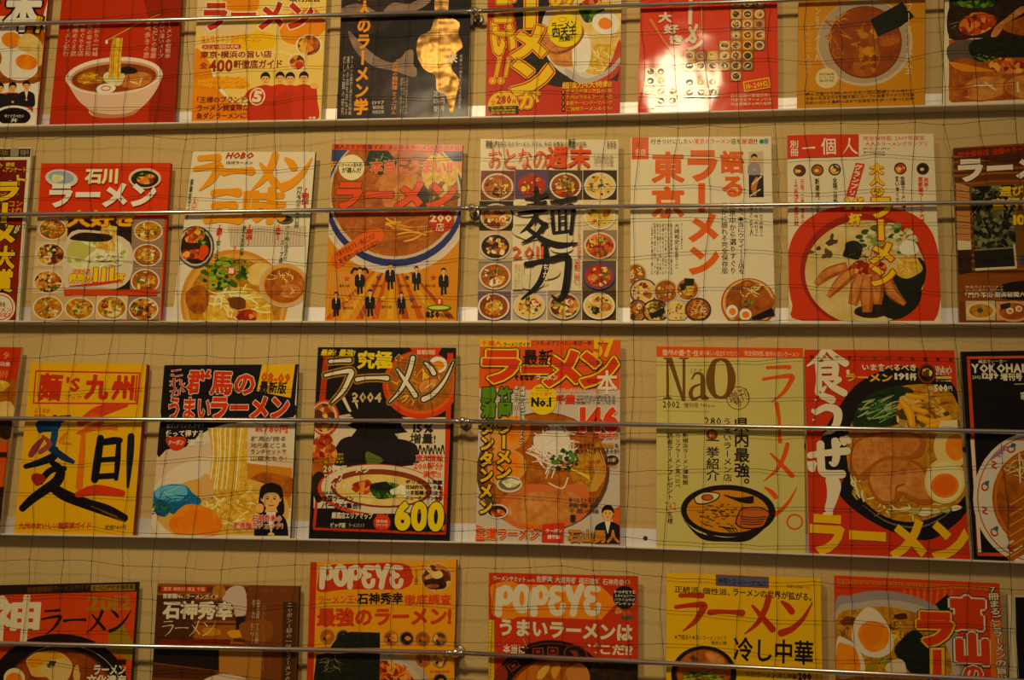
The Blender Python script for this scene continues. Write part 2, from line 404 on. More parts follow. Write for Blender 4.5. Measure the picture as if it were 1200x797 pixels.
BR = {  # brush katakana: strokes of (x, y, width)
 'ラ': [[(.2,.13,.1),(.5,.11,.1),(.8,.1,.13)], [(.08,.42,.09),(.45,.36,.1),(.86,.33,.15),(.8,.5,.14),(.62,.75,.11),(.3,.99,.03)]],
 'ー': [[(.05,.5,.13),(.3,.47,.1),(.7,.46,.1),(.96,.47,.15)]],
 'メ': [[(.72,.04,.13),(.62,.35,.13),(.4,.7,.1),(.06,.97,.03)], [(.26,.28,.06),(.5,.5,.11),(.84,.82,.15)]],
 'ン': [[(.1,.14,.07),(.26,.24,.13),(.38,.36,.14)], [(.1,.9,.16),(.4,.78,.13),(.72,.5,.09),(.96,.12,.03)]],
 '|': [[(.44,.03,.13),(.5,.4,.1),(.5,.75,.1),(.52,.97,.13)]],
 '三': [[(.2,.14,.13),(.55,.1,.1),(.84,.12,.15)], [(.24,.5,.12),(.55,.46,.1),(.78,.48,.14)], [(.08,.9,.13),(.5,.86,.11),(.94,.88,.17)]],
 '力': [[(.1,.34,.1),(.4,.3,.09),(.84,.26,.15),(.82,.6,.14),(.7,.92,.12),(.52,.84,.05)], [(.48,.03,.15),(.42,.45,.13),(.26,.75,.1),(.03,.97,.03)]],
 '人': [[(.5,.04,.12),(.42,.45,.1),(.05,.95,.03)], [(.46,.4,.08),(.68,.72,.13),(.97,.92,.12)]],
 '一': [[(.03,.52,.13),(.5,.48,.1),(.97,.46,.16)]],
 '食': [[(.5,.0,.1),(.34,.22,.1),(.02,.42,.03)], [(.5,.03,.06),(.72,.22,.11),(.98,.36,.12)], [(.45,.24,.09),(.56,.32,.09)], [(.28,.38,.1),(.3,.7,.1),(.28,.98,.12),(.45,.86,.05)],
        [(.3,.4,.08),(.7,.38,.12),(.7,.66,.1)], [(.32,.53,.08),(.68,.52,.08)], [(.32,.68,.08),(.7,.67,.08)], [(.45,.72,.06),(.66,.86,.11),(.92,.98,.12)], [(.8,.7,.1),(.62,.84,.04)]],
 'う': [[(.36,.08,.12),(.62,.16,.14)], [(.14,.46,.1),(.45,.34,.12),(.76,.42,.15),(.76,.66,.14),(.6,.86,.11),(.34,.98,.03)]],
 'ぜ': [[(.04,.46,.1),(.4,.4,.1),(.94,.34,.12)], [(.66,.12,.12),(.68,.45,.12),(.62,.64,.1),(.52,.62,.04)], [(.3,.2,.12),(.3,.6,.12),(.36,.86,.12),(.8,.88,.13)], [(.82,.06,.07),(.88,.16,.08)], [(.94,.02,.07),(1.,.12,.08)]],
 '!': [[(.5,.02,.22),(.52,.4,.16),(.46,.72,.05)], [(.44,.9,.14),(.48,.94,.15)]],
 'お': [[(.1,.28,.1),(.4,.25,.08),(.62,.22,.1)], [(.36,.05,.1),(.36,.5,.09),(.34,.8,.1),(.2,.88,.08),(.12,.72,.06),(.4,.52,.08),(.72,.52,.1),(.78,.74,.1),(.56,.95,.05)], [(.74,.14,.08),(.88,.28,.11)]],
 'と': [[(.3,.08,.11),(.4,.42,.09)], [(.82,.28,.1),(.4,.48,.08),(.2,.7,.1),(.34,.9,.1),(.84,.92,.13)]],
 'な': [[(.08,.28,.1),(.36,.24,.08),(.56,.2,.1)], [(.36,.04,.1),(.26,.4,.08),(.08,.64,.04)], [(.7,.2,.08),(.88,.34,.11)], [(.64,.42,.1),(.66,.7,.1),(.54,.9,.09),(.36,.86,.07),(.42,.72,.06),(.66,.74,.08),(.88,.92,.1)]],
 'の': [[(.54,.2,.1),(.5,.5,.09),(.28,.84,.08),(.1,.68,.09),(.2,.36,.09),(.5,.16,.09),(.84,.32,.11),(.88,.62,.11),(.64,.94,.05)]],
}
def BK(s, x0, y0, x1, y1, col, k=1., v=False, o=(), rot=0):
    n = len(s)
    for c_, e_ in list(o)+[(col, 0)]:
        for i, ch in enumerate(s):
            if v: a0, b0, a1, b1 = x0, lerp(y0, y1, i/n), x1, lerp(y0, y1, (i+1)/n)
            else: a0, b0, a1, b1 = lerp(x0, x1, i/n), y0, lerp(x0, x1, (i+1)/n), y1
            if v and ch == 'ー': ch = '|'
            sc = min(abs(a1-a0), abs(b1-b0))
            for j, st in enumerate(BR[ch]):
                cx, cy = (x0+x1)/2, (y0+y1)/2
                pts = loc(cx, cy, [(lerp(a0, a1, a)-cx, lerp(b0, b1, b)-cy) for a, b, w in st], rot)
                L(pts, [w*sc*k+e_ for a, b, w in st], c_, caps=True)
# --- printed food
def egg(cx, cy, rx, ry, rot=0, white='white'):
    E(cx, cy, rx, ry, white, rot); E(cx+rx*.06, cy+ry*.08, rx*.62, ry*.6, 'yolk', rot)
def pork(cx, cy, rx, ry, rot=0, k='pork'):
    blob(cx, cy, rx*1.04, ry*1.04, 'porkd', .05, 11, rot); blob(cx, cy, rx*.94, ry*.92, k, .06, 11, rot)
    if rx > 14:
        r = cur.rng
        for q in range(2):
            a = r.random()*6; L([(cx+rx*.55*math.cos(a), cy+ry*.55*math.sin(a)), (cx+rx*.3*math.cos(a+.9), cy+ry*.3*math.sin(a+.9)), (cx+rx*.5*math.cos(a+1.9), cy+ry*.5*math.sin(a+1.9))], [rx*.03, rx*.1, rx*.03], '#e0bf9c')
def greens(cx, cy, rx, ry, n=14, cols=('#3c5c22', '#6c8a34', '#24401a', '#8ca04c')):
    r = cur.rng
    for q in range(int(n*2.2)):
        a = r.random()*6.28; d = math.sqrt(r.random()); s = r.uniform(.07, .17)
        blob(cx+rx*d*math.cos(a), cy+ry*d*math.sin(a), rx*s, ry*s*1.1, r.choice(cols), .3, 6)
def strands(cx, cy, rx, ry, n, cols=('#f0d898', '#d8b060', '#b8883c', '#f6e6b8'), w=None, ang=None):
    r = cur.rng; w = w or max(1.2, rx*.05)
    for q in range(n):
        a = r.random()*6.28; d = .75*math.sqrt(r.random()); x, y = cx+rx*d*math.cos(a), cy+ry*d*math.sin(a)
        t = (r.random()*3.14) if ang is None else math.radians(ang)+r.uniform(-.35, .35); l = rx*r.uniform(.2, .42); k = rx*r.uniform(-.2, .2)
        c, s = math.cos(t), math.sin(t)*ry/rx
        L([(x-l*c, y-l*s), (x-k*s*.5, y+k*c*.5), (x+l*c, y+l*s)], [w*.6, w, w*.6], r.choice(cols))
def bowl(cx, cy, rx, ry, rim='#e6ddcc', broth='broth', items='npge', rot=0, rw=.13, band=None, n=None):
    r = cur.rng
    E(cx, cy, rx, ry, rim, rot)
    if band: E(cx, cy, rx*(1-rw*.35), ry*(1-rw*.35), band, rot); E(cx, cy, rx*(1-rw*.75), ry*(1-rw*.75), rim, rot)
    ix, iy = rx*(1-rw), ry*(1-rw); E(cx, cy, ix, iy, broth, rot)
    sp = ('#c88a4c', '#e0c48c', '#8a4c20', '#5c2c14', '#b06a30', '#d8b070', '#6c3c1c')
    if rx > 14:
        for q in range(12): 
            t, d = r.random()*6.28, math.sqrt(r.random())*.86; blob(cx+ix*d*math.cos(t), cy+iy*d*math.sin(t), ix*r.uniform(.07, .2), iy*r.uniform(.07, .16), r.choice(sp), .35, 6)
    big = rx > 30; a = r.random()*6.28; st = 6.28/max(1, len(items))
    for q, t in enumerate(items):
        x, y = cx+ix*.48*math.cos(a), cy+iy*.48*math.sin(a); a += st
        if t == 'n': blob(cx, cy, ix*.6, iy*.55, 'noodle', .2); strands(cx, cy, ix*.62, iy*.6, 16 if big else 5)
        elif t == 'N': strands(cx, cy, ix*.85, iy*.8, 26 if big else 7)
        elif t == 'p': pork(x, y, ix*.38, iy*.36)
        elif t == 'q': pork(x, y, ix*.42, iy*.38, 20, 'porkd')
        elif t == 'e': egg(x, y, ix*.27, iy*.27)
        elif t == 'g': greens(x, y, ix*.34, iy*.32, 16 if big else 5)
        elif t == 'w': strands(x, y, ix*.36, iy*.34, 14 if big else 5, ('#f2ece0', '#dcd4c0', '#c8bca0'))
        elif t == 'k': P(loc(x, y, [(-ix*.28, -iy*.3), (ix*.26, -iy*.36), (ix*.3, iy*.3), (-ix*.24, iy*.34)], r.uniform(-40, 40)), 'nori')
        elif t == 'r': blob(x, y, ix*.24, iy*.22, 'mixr', .3)
        elif t == 'm': blob(x, y, ix*.36, iy*.3, 'porkd', .35); strands(x, y, ix*.34, iy*.3, 8 if big else 4, ('#c88a44', '#8a5424', '#a86c30'))
        elif t == 'f': E(x, y, ix*.2, iy*.18, '#f0e6dc'); ring(x, y, ix*.1, iy*.09, ix*.05, '#d8604c')
        elif t == 'v': blob(x, y, ix*.4, iy*.36, 'veg', .3); strands(x, y, ix*.4, iy*.34, 8 if big else 3, ('#e8e4c0', '#a8b468', '#f4f0dc'))
    if rx > 14:
        for q in range(9):
            t, d = r.random()*6.28, math.sqrt(r.random())*.8; blob(cx+ix*d*math.cos(t), cy+iy*d*math.sin(t), ix*r.uniform(.04, .1), iy*r.uniform(.04, .09), r.choice(sp+('#4c5c28', '#f0e0b8', '#2c1c12', '#c8481c')), .4, 5)
def scatter(x0, y0, x1, y1, n, cols, smin, smax):
    r = cur.rng
    for q in range(n): blob(r.uniform(x0, x1), r.uniform(y0, y1), r.uniform(smin, smax), r.uniform(smin, smax), r.choice(cols), .35, 7)
def person(cx, cy, h, body, hair='#1c1410', skin='#d8a070', lng=False, bw=1.9, bh=3.4, shirt=None, arms=False):
    """a small printed figure; cx, cy = centre of the face, h = half the head's height."""
    if lng: B([(cx-h*1.0, cy-h*.3), (cx-h*.8, cy-h*1.05), (cx, cy-h*1.35), (cx+h*.8, cy-h*1.05), (cx+h*1.0, cy-h*.3), (cx+h*1.05, cy+h*1.3), (cx, cy+h*1.1), (cx-h*1.05, cy+h*1.3)], hair)
    B([(cx-h*.35, cy+h*.7), (cx+h*.35, cy+h*.7), (cx+h*.5, cy+h*1.4), (cx-h*.5, cy+h*1.4)], skin)
    b0 = cy+h*1.15
    B([(cx-h*.45, b0), (cx+h*.45, b0), (cx+h*bw*.8, b0+h*.45), (cx+h*bw, b0+h*1.3), (cx+h*bw*.95, b0+h*bh), (cx, b0+h*(bh+.1)), (cx-h*bw*.95, b0+h*bh), (cx-h*bw, b0+h*1.3), (cx-h*bw*.8, b0+h*.45)], body)
    if shirt: P([(cx-h*.42, b0-h*.02), (cx+h*.42, b0-h*.02), (cx+h*.05, b0+h*1.7), (cx-h*.05, b0+h*1.7)], shirt)
    if arms:
        L([(cx-h*bw*.85, b0+h*.9), (cx-h*bw*.7, b0+h*2.2), (cx-h*.1, b0+h*2.0)], [h*.6, h*.5, h*.4], body); E(cx, b0+h*1.95, h*.28, h*.24, skin)
    E(cx, cy, h*.72, h*.98, skin); E(cx-h*.74, cy+h*.05, h*.13, h*.22, skin); E(cx+h*.74, cy+h*.05, h*.13, h*.22, skin)
    B([(cx-h*.78, cy+h*.1), (cx-h*.85, cy-h*.6), (cx-h*.3, cy-h*1.2), (cx+h*.4, cy-h*1.2), (cx+h*.86, cy-h*.6), (cx+h*.78, cy+h*.1), (cx+h*.6, cy-h*.35), (cx+h*.1, cy-h*.5), (cx-h*.5, cy-h*.4)], hair)
    if h > 5:
        for s in (-1, 1):
            E(cx+s*h*.3, cy+h*.02, h*.12, h*.07, '#2a1810'); L([(cx+s*h*.16, cy-h*.16), (cx+s*h*.44, cy-h*.16)], h*.06, '#2a1810', False)
        L([(cx, cy+h*.05), (cx+h*.06, cy+h*.3), (cx-h*.04, cy+h*.33)], h*.06, '#a86c48', False)
        L([(cx-h*.24, cy+h*.55), (cx, cy+h*.6), (cx+h*.24, cy+h*.55)], [h*.05, h*.12, h*.05], '#a03c30')
def done():
    """turn the drawn layers into the magazine: an Empty at its foot with cover, page block, spine and printed parts."""
    m = cur
    root = bpy.data.objects.new(m.kind, None); COL.objects.link(root); root.location = m.org; root.empty_display_size = .02
    tag(root, m.label, 'magazine', m.group)
    c = [v - m.org for v in m.corn]; yf = m.y - m.org.y; yb = 0.
    ins = .0006
    def slab(name, y0, y1, i, mat):
        q = [Vector((c[0].x+i, 0, c[0].z-i)), Vector((c[1].x-i, 0, c[1].z-i)), Vector((c[2].x-i, 0, c[2].z)), Vector((c[3].x+i, 0, c[3].z))]
        vs = [(v.x, y0, v.z) for v in q]+[(v.x, y1, v.z) for v in q]
        return mesh_ob(name, vs, [(3, 2, 1, 0), (4, 5, 6, 7), (0, 1, 5, 4), (1, 2, 6, 5), (2, 3, 7, 6), (3, 0, 4, 7)], [mat], parent=root)
    slab('page_block', yf+.0002, yb-.0003, ins, M_pages)
    slab('back_cover', yb-.0003, yb, 0, ink(m.spine, .25))
    # spine on the bound side (Japanese titles read from the right: bound on the right)
    q = [(c[1].x, c[1].z), (c[2].x, c[2].z)]
    mesh_ob('spine', [(q[0][0]-.0005, yf+.0001, q[0][1]), (q[0][0]+.0002, yf+.0001, q[0][1]), (q[1][0]+.0002, yf+.0001, q[1][1]), (q[1][0]-.0005, yf+.0001, q[1][1]),
                      (q[0][0]-.0005, yb, q[0][1]), (q[0][0]+.0002, yb, q[0][1]), (q[1][0]+.0002, yb, q[1][1]), (q[1][0]-.0005, yb, q[1][1])],
            [(3, 2, 1, 0), (4, 5, 6, 7), (0, 1, 5, 4), (1, 2, 6, 5), (2, 3, 7, 6), (3, 0, 4, 7)], [ink(m.spine, .25)], parent=root)
    for name, vs, fs, ms in m.parts:
        if not fs: continue
        mats = list(dict.fromkeys(ms)); ix = {q: i for i, q in enumerate(mats)}
        mesh_ob(name, vs, fs, mats, [ix[q] for q in ms], root)
    return root

# ------------------------------------------------------------------ top row of magazines
A1 = (0, 0, 4.832); A2 = (200, 0, 5.315); A3 = (380, 0, 5.311); A4 = (550, 0, 5.495); A5 = (730, 0, 5.495); A6 = (910, 0, 4.138)
def r1_eggs():
    mag('magazine', 'white ramen magazine with halved boiled eggs, leftmost on the top shelf', A1, [(-500, -330), (300, -320), (205, 697), (-600, 705)], '#e9dfc8', 0, .007)
    p('banner'); P([(-500, -330), (300, -320), (268, 10), (245, 90), (-560, 95)], '#b01c14')
    p('ramen_picture'); B([(-300, 150), (100, 130), (245, 150), (238, 300), (225, 460), (60, 470), (-300, 470)], 'broth', 3); blob(190, 300, 60, 90, 'pale', .15); E(60, 238, 92, 98, 'white', -10); E(66, 226, 58, 44, 'yolk', 10); E(160, 250, 60, 60, 'pale'); E(105, 372, 112, 84, 'white', 6); E(150, 352, 62, 44, 'yolk', 10); E(-110, 330, 120, 90, 'broth')
    p('title_lettering'); T('本', 25, -45, 240, 182, '#e8e2d4', .05, [('#1c120c', .06)]); T('本', 25, -45, 240, 182, '#e8e2d4', .04); T('の', -110, -40, 0, 70, '#e8e2d4', .03, [('#1c120c', .05)])
    RR(196, 85, 244, 196, 12, '#1c120c', 12); RR(203, 92, 238, 150, 8, '#d8a418', 12); RR(203, 156, 226, 188, 6, '#d8a418', 12)
    p('portrait_picture'); blob(75, 610, 120, 90, '#a82418', .1); person(72, 497, 26, '#2c2024', arms=True); p('portrait_picture'); person(150, 487, 25, '#242028', shirt='#d8ccb8', arms=True); p('portrait_picture'); person(0, 500, 26, '#242028')
    p('badge'); E(80, 650, 108, 52, '#e8dfd0'); E(78, 660, 96, 50, '#201410'); T('今すぐ食べたい', 25, 648, 135, 668, '#e8dfd0'); T('丼', 62, 670, 100, 694, '#e8dfd0')
    done()
def r1_bowl():
    mag('magazine', 'deep red magazine with noodles lifted by chopsticks from a white bowl', A1, [(383, -330), (1045, -330), (985, 690), (280, 695)], '#a41c12', 0, .009, '#8a2416')
    p('dark_red_print'); B([(760, -330), (1045, -330), (1015, 100), (985, 690), (840, 690), (880, 300)], '#861710')  # printed red turns darker towards the right edge
    p('caption_lettering'); vlines(['ラーメンの街熊本', '味わい深いスープ', '麺とだしの物語', '食べ歩きの旅'], 815, 105, 975, 330, '#c8a08c', .01)
    vlines(['こだわりの一杯麺', '一杯の幸せ日和', '味めぐり名店', '麺屋めぐる旅', 'ラーメン紀行'], 362, 118, 566, 318, '#c8a08c', .01)
    p('bowl_picture'); B([(374, 430), (400, 500), (445, 570), (500, 618), (505, 640), (545, 662), (640, 668), (735, 655), (790, 618), (850, 560), (900, 480), (916, 400), (800, 340), (500, 350)], '#cfae9f')
    B([(505, 622), (560, 640), (650, 648), (740, 636), (788, 612), (735, 655), (640, 668), (545, 662)], '#a8786a')
    E(645, 430, 273, 106, '#e6d2c4', -4); E(646, 436, 252, 90, '#b88a7a', -4); E(646, 441, 240, 80, 'clear', -4)
    blob(510, 445, 70, 34, 'noodled', .2); strands(510, 445, 75, 36, 14, ('#d89a4a', '#b87430', '#e0b060'), 9); pork(770, 455, 92, 46, -10); blob(640, 440, 70, 46, 'veg', .2); blob(720, 400, 60, 22, 'nori', .2)
    E(600, 502, 56, 28, '#f0e4d8', -6); ring(600, 500, 26, 12, 7, '#c86858'); L([(480, 520), (560, 530), (620, 518)], [4, 9, 4], '#e8d8b0')
    L([(668, 215), (655, 330), (648, 440)], [50, 62, 70], 'noodle')
    for k in range(7): L([(640+k*9, 215), (622+k*10, 330), (618+k*10, 450)], 3.5, cur.rng.choice(('#f0cc70', '#b87c28', '#e8b850', '#9a6420')), False)
    L([(605, 222), (780, 138), (950, 48)], [9, 7, 4], '#6a2c18', False); L([(600, 232), (790, 130), (905, 80)], [8, 5, 3], '#c88a5c', False); E(604, 238, 7, 12, '#f0e0d0')
    done()
def r1_orange():
    mag('magazine', 'orange and cream ramen guide with four people in red robes', A2, [(185, -330), (985, -330), (935, 742), (130, 755)], '#dcb878', 0, .012, '#c8b48c')
    p('ramen_picture'); B([(150, 300), (250, 400), (330, 560), (420, 640), (500, 700), (470, 752), (130, 755), (140, 500)], 'orange'); B([(350, -200), (530, -60), (540, 60), (420, 110), (330, 60)], 'orange'); blob(820, 160, 150, 110, 'orange', .2); blob(520, 250, 130, 60, '#e0a848', .2); B([(180, 0), (400, 80), (520, 200), (300, 210), (170, 190)], '#ceb490')
    L([(250, 400), (300, 540), (390, 640)], [10, 26, 8], '#e4d8bc'); blob(330, 520, 160, 40, '#e0962c', .2); L([(540, 330), (720, 330), (870, 440)], [4, 9, 4], '#e8cf96')
    E(862, 282, 84, 66, '#dcc8a4'); E(862, 282, 70, 62, 'mix'); E(850, 300, 45, 30, 'mixr'); E(787, 388, 54, 54, '#e4d4b0'); E(787, 388, 47, 47, 'mix'); E(800, 405, 26, 22, '#b02c18')
    p('title_lettering'); T('ラーメン', 205, 10, 890, 190, '#a82418', .05, [('#e8dcc4', .035)]); T('取材拒否', 740, -40, 935, 12, '#1c120c', .03)
    p('caption_lettering'); T('はじめてのお店ガイド', 190, 222, 490, 240, '#b8541c'); T('達人セレクション ラーメン', 190, 240, 560, 266, '#c84c18', .01); RR(196, 278, 438, 306, 12, '#a82018'); T('メニュー取材大充実!', 205, 281, 425, 303, '#e8d4b0', .02)
    T('東京・横浜の旨い店', 185, 316, 630, 362, '#7c2416', .03); T('全', 180, 388, 230, 428, '#7c2416', .03); T('400', 238, 372, 386, 448, '#8c2414', .04); T('軒徹底ガイド', 392, 372, 695, 426, '#7c2416', .03)
    lines(['特別付録 ラーメン', 'つけ麺ラーメン', '一杯入魂'], 176, 470, 470, 560, '#c87820', .01)
    T('「王様のブランチ」', 165, 600, 490, 640, '#6c1c10', .025); T('ラーメン調査隊が', 165, 650, 490, 692, '#6c1c10', .025); T('魚ダシラーメンに出会い', 160, 700, 585, 742, '#6c1c10', .025)
    p('portrait_picture')
    for x, y, h in ((590, 492, 34), (830, 488, 34)): p('portrait_picture'); person(x, y, h, '#a81e12', lng=False, bw=2.4, bh=6.5)
    for x, y, h in ((682, 488, 33), (745, 492, 34)): p('portrait_picture'); person(x, y, h, '#b42414', lng=False, bw=2.2, bh=6.5)
    B([(500, 600), (580, 540), (640, 620), (630, 752), (480, 752)], '#ac2014'); B([(640, 620), (760, 560), (800, 752), (630, 752)], '#a41c12'); B([(760, 600), (870, 540), (920, 660), (910, 745), (770, 745)], '#b02414'); L([(470, 610), (520, 570), (640, 590)], [30, 44, 34], '#b02414'); E(895, 535, 26, 20, '#d8a070')
    ring(540, 603, 44, 52, 9, '#e4c8b0', 20); T('5', 512, 565, 568, 640, '#e4c8b0', .06, rot=12)
    p('price_mark'); T('08', 860, 726, 905, 744, '#e8d8c0', .02)
    done()
def r1_black():
    mag('magazine', 'black ramen magazine with orange vertical title and gold foil area', A3, [(120, -330), (920, -330), (888, 716), (78, 736)], '#1d1716', 0, .004, '#241c1a', bump=.35)  # the gold foil area is lamp reflection painted in as gold patches
    p('cover_picture'); B([(118, -300), (560, -320), (500, 20), (330, 200), (110, 160)], 'greyph'); B([(100, 100), (170, 230), (400, 400), (560, 420), (570, 720), (78, 735)], 'greyph')
    B([(360, 90), (420, 20), (540, 20), (640, -40), (660, 10), (560, 70), (430, 90)], 'steam'); B([(150, 190), (240, 280), (340, 360), (430, 390), (470, 340), (550, 310), (555, 400), (575, 430), (560, 480), (430, 440), (300, 410), (190, 310)], 'steam'); B([(95, 60), (210, 20), (330, 80), (240, 70), (120, 90)], 'steam'); B([(330, 200), (540, 190), (500, 330), (440, 370), (330, 320)], '#17110f')
    p('painted_glare'); B([(690, 110), (760, 105), (840, 140), (835, 210), (862, 290), (820, 330), (790, 420), (840, 500), (820, 600), (798, 700), (780, 690), (760, 600), (700, 560), (690, 470), (620, 430), (575, 330), (590, 230), (660, 190)], 'glare', 3); B([(700, -80), (760, -100), (770, 60), (690, 80)], 'glare', 3)  # lamp reflection in the wavy glossy cover, painted in as gold patches
    T('米', 765, 335, 830, 395, '#e0d4bc', .03)
    p('title_lettering'); V('大人のラーメン学', 196, -100, 288, 716, '#dc8a1c', .045)
    p('caption_lettering'); V('究極の麺料理 食とごはん', 420, 390, 456, 712, '#c87c1c', .015); vlines(['人気店の秘密を探る味の旅', '名店の技', '家で作る'], 470, 480, 520, 710, '#9a8a80'); vlines(['ラーメンの歴史と現在を大特集', '達人の店を訪ねる', 'だしと麺の研究'], 108, 350, 178, 716, '#a89a90')
    lines(['1997', '保存版', '特別定価'], 300, 625, 372, 712, '#b8aaa0', .01); lines(['定価', '890円', '増刊号'], 680, 560, 748, 700, '#b8aaa0', .01); V('究極の一杯をもとめて全国縦断', 838, 340, 856, 680, '#a89a8a')
    done()
def r1_redyellow():
    mag('magazine', 'red ramen magazine with giant yellow outlined lettering, beside the top clamp', A4, [(125, -330), (985, -330), (967, 722), (103, 740)], '#a81a10', 0, .006, '#b02418')
    p('ramen_picture'); B([(300, -330), (980, -330), (968, 440), (900, 520), (640, 560), (480, 530), (350, 380), (300, 150)], '#2a2220'); E(760, 210, 300, 310, '#c8bcb4', 8); E(770, 200, 268, 262, 'pale', 8)
    blob(640, 300, 130, 150, 'pork', .15); blob(830, 380, 130, 110, 'noodle', .15); strands(830, 390, 130, 90, 20); blob(720, 330, 60, 120, 'white', .2); pork(600, 230, 100, 140, 60); blob(790, 60, 80, 80, 'green', .2); E(880, 150, 90, 76, 'white', 10); E(876, 152, 46, 38, 'yolk', 10); blob(790, 20, 60, 40, 'mixr', .2)
    B([(968, 250), (968, 440), (900, 520), (830, 560), (700, 600), (640, 560), (780, 520), (900, 420)], '#a81a10')
    B([(620, 440), (760, 505), (900, 440), (968, 370), (966, 410), (880, 490), (740, 540), (640, 500)], '#a8a0a0')
    p('title_lettering'); o = [('#1c120c', .075), ('#e0a81c', .06), ('#a81a10', .036)]
    V('すご', 160, -190, 300, 135, '#dcb01c', .05, o); T('い', 140, 145, 300, 360, '#dcb01c', .05, o); T('こ', 148, 120, 284, 230, '#dcb01c', .05, o)
    for dx in (0, 60): P([(182+dx, 368), (212+dx, 368), (182+dx, 500), (160+dx, 500)], '#e0a81c'); P([(187+dx, 376), (205+dx, 376), (178+dx, 494), (166+dx, 494)], '#a81a10'); P([(190+dx, 380), (202+dx, 380), (176+dx, 488), (169+dx, 488)], '#dcb01c'); E(150+dx*.9, 522, 24, 24, '#e0a81c'); E(150+dx*.9, 522, 18, 18, '#a81a10'); E(150+dx*.9, 522, 14, 14, '#dcb01c')
    T('ラ', 320, -330, 500, -180, '#dcb01c', .05, o); RR(350, -170, 445, 195, 6, '#e0a81c'); RR(358, -165, 437, 188, 5, '#a81a10'); RR(366, -160, 429, 180, 4, '#dcb01c'); T('メ', 268, 165, 500, 390, '#dcb01c', .06, o); T('ン', 265, 385, 540, 618, '#dcb01c', .06, o); T('が', 320, 585, 455, 702, '#dcb01c', .03, o); T('の', 520, -70, 665, 60, '#dcb01c', .04, o)
    p('badge'); E(615, 196, 112, 112, '#e0a81c'); E(615, 196, 104, 104, '#dcc024'); ring(600, 128, 26, 14, 4, '#c84c18'); T('ラーメン', 530, 140, 690, 188, '#1c120c', .03, rot=-6); T('四天王', 535, 178, 692, 238, '#1c120c', .04, rot=-5); T('激闘!!', 575, 232, 668, 270, '#1c120c', .03, rot=-4)
    p('badge'); E(220, 690, 100, 102, '#e0a81c', 0, None, 180, 360); E(220, 690, 94, 96, '#dca81c', 0, None, 180, 360); T('全', 140, 645, 170, 680, '#a01c10', .02); T('280', 174, 612, 272, 676, '#a01c10', .05); T('杯', 276, 640, 306, 674, '#a01c10', .02); P([(124, 688), (316, 682), (316, 732), (150, 738), (124, 710)], '#1c120c'); lines(['ラーメン食べ比べ', '名店厳選特集', '完全保存版'], 140, 686, 300, 738, '#d8a81c', .01)
    p('caption_lettering'); T('超強力4大特集!', 598, 526, 915, 570, '#dca018', .04, rot=-1); lines(['四天王が選ぶ激旨の5杯!', '行列のできるラーメン店', '最新ラーメンテーマパーク', 'ご当地ラーメンめぐり!'], 626, 570, 920, 722, '#dca018', .02)
    for k, s in enumerate('1234'): E(606, 594+k*37, 12, 15, '#1c120c'); T(s, 601, 585+k*37, 611, 603+k*37, '#dca018', .02)
    done()
def r1_map():
    m = mag('magazine', 'glossy red magazine with a map of Japan made of small bowls', A5, [(125, -330), (990, -330), (998, 695), (95, 716)], '#c02a0c', 0, .005, '#b82814', dy=.0006, bump=.38, coat=.34)
    p('map_picture'); k = 0; r = cur.rng
    cells = [(x, y) for y in (-240, -175, -110, -45, 20) for x in (728, 803, 878)] + [(728, 92), (803, 92), (878, 92), (728, 157), (803, 157), (878, 157), (728, 226), (803, 226), (880, 226), (655, 294), (728, 292), (803, 292), (878, 294),
             (428, 360), (500, 360), (578, 360), (655, 360), (728, 358), (803, 360), (428, 425), (500, 425), (578, 425), (655, 425), (728, 424), (803, 424), (728, 492), (178, 462), (245, 462), (178, 522), (245, 522), (245, 590), (320, 590), (245, 652), (320, 650), (428, 532), (500, 532), (578, 530), (428, 598), (503, 598), (580, 596)]
    for x, y in cells: RR(x-41, y-36, x+41, y+36, 14, '#6c2810')
    for x, y in cells:
        RR(x-36, y-32, x+36, y+32, 6, r.choice(('#a86434', '#b4743c', '#8c4c28', '#c08848', '#786050')))
        E(x, y, 31, 28, r.choice(('#c8b89c', '#d4c8b0', '#a89488', '#d8b070'))); E(x, y, 23, 20, r.choice(('broth', 'pale', 'mix', 'mixg', 'dark')))
        for q in range(3): blob(x+r.uniform(-11, 11), y+r.uniform(-9, 9), 8, 6, r.choice(('#3c4c24', '#d8c490', '#7a3c1c', '#e4dcc8', '#2c2018', '#c87838')), .3, 6)
    p('title_lettering'); T('ラ', 380, -260, 480, -150, '#d0c4b0', .05); L([(440, -130), (432, 160)], 24, '#d0c4b0', False); T('メ', 405, 150, 482, 285, '#d0c4b0', .06, rot=8); T('ン', 410, 245, 520, 330, '#d0c4b0', .06); T('大', 228, 80, 318, 150, '#d0c4b0', .05); T('好', 262, 160, 360, 222, '#d0c4b0', .05); T('き', 300, 228, 386, 290, '#d0c4b0', .05)
    p('chopsticks_print'); L([(175, 125), (250, 245), (330, 360)], [16, 12, 8], '#c87850', False); L([(503, -120), (510, 220)], [9, 4], '#d08058', False)
    p('caption_lettering'); P(loc(862, 548, [(-86, -34), (86, -34), (86, 34), (-86, 34)], -9), '#d8b01c'); P(loc(862, 548, [(-79, -27), (79, -27), (79, 27), (-79, 27)], -9), '#c02a0c'); T('10-20H2', 792, 530, 934, 568, '#d8b01c', .03, rot=-9); lines(['日本全国47都道府県の', '代表するラーメンたち', '完全攻略本の魅力収録'], 695, 604, 958, 686, '#d8c0a4', .02); T('YOKOHAMA', 108, 690, 210, 704, '#d8a080', .01)
    done()
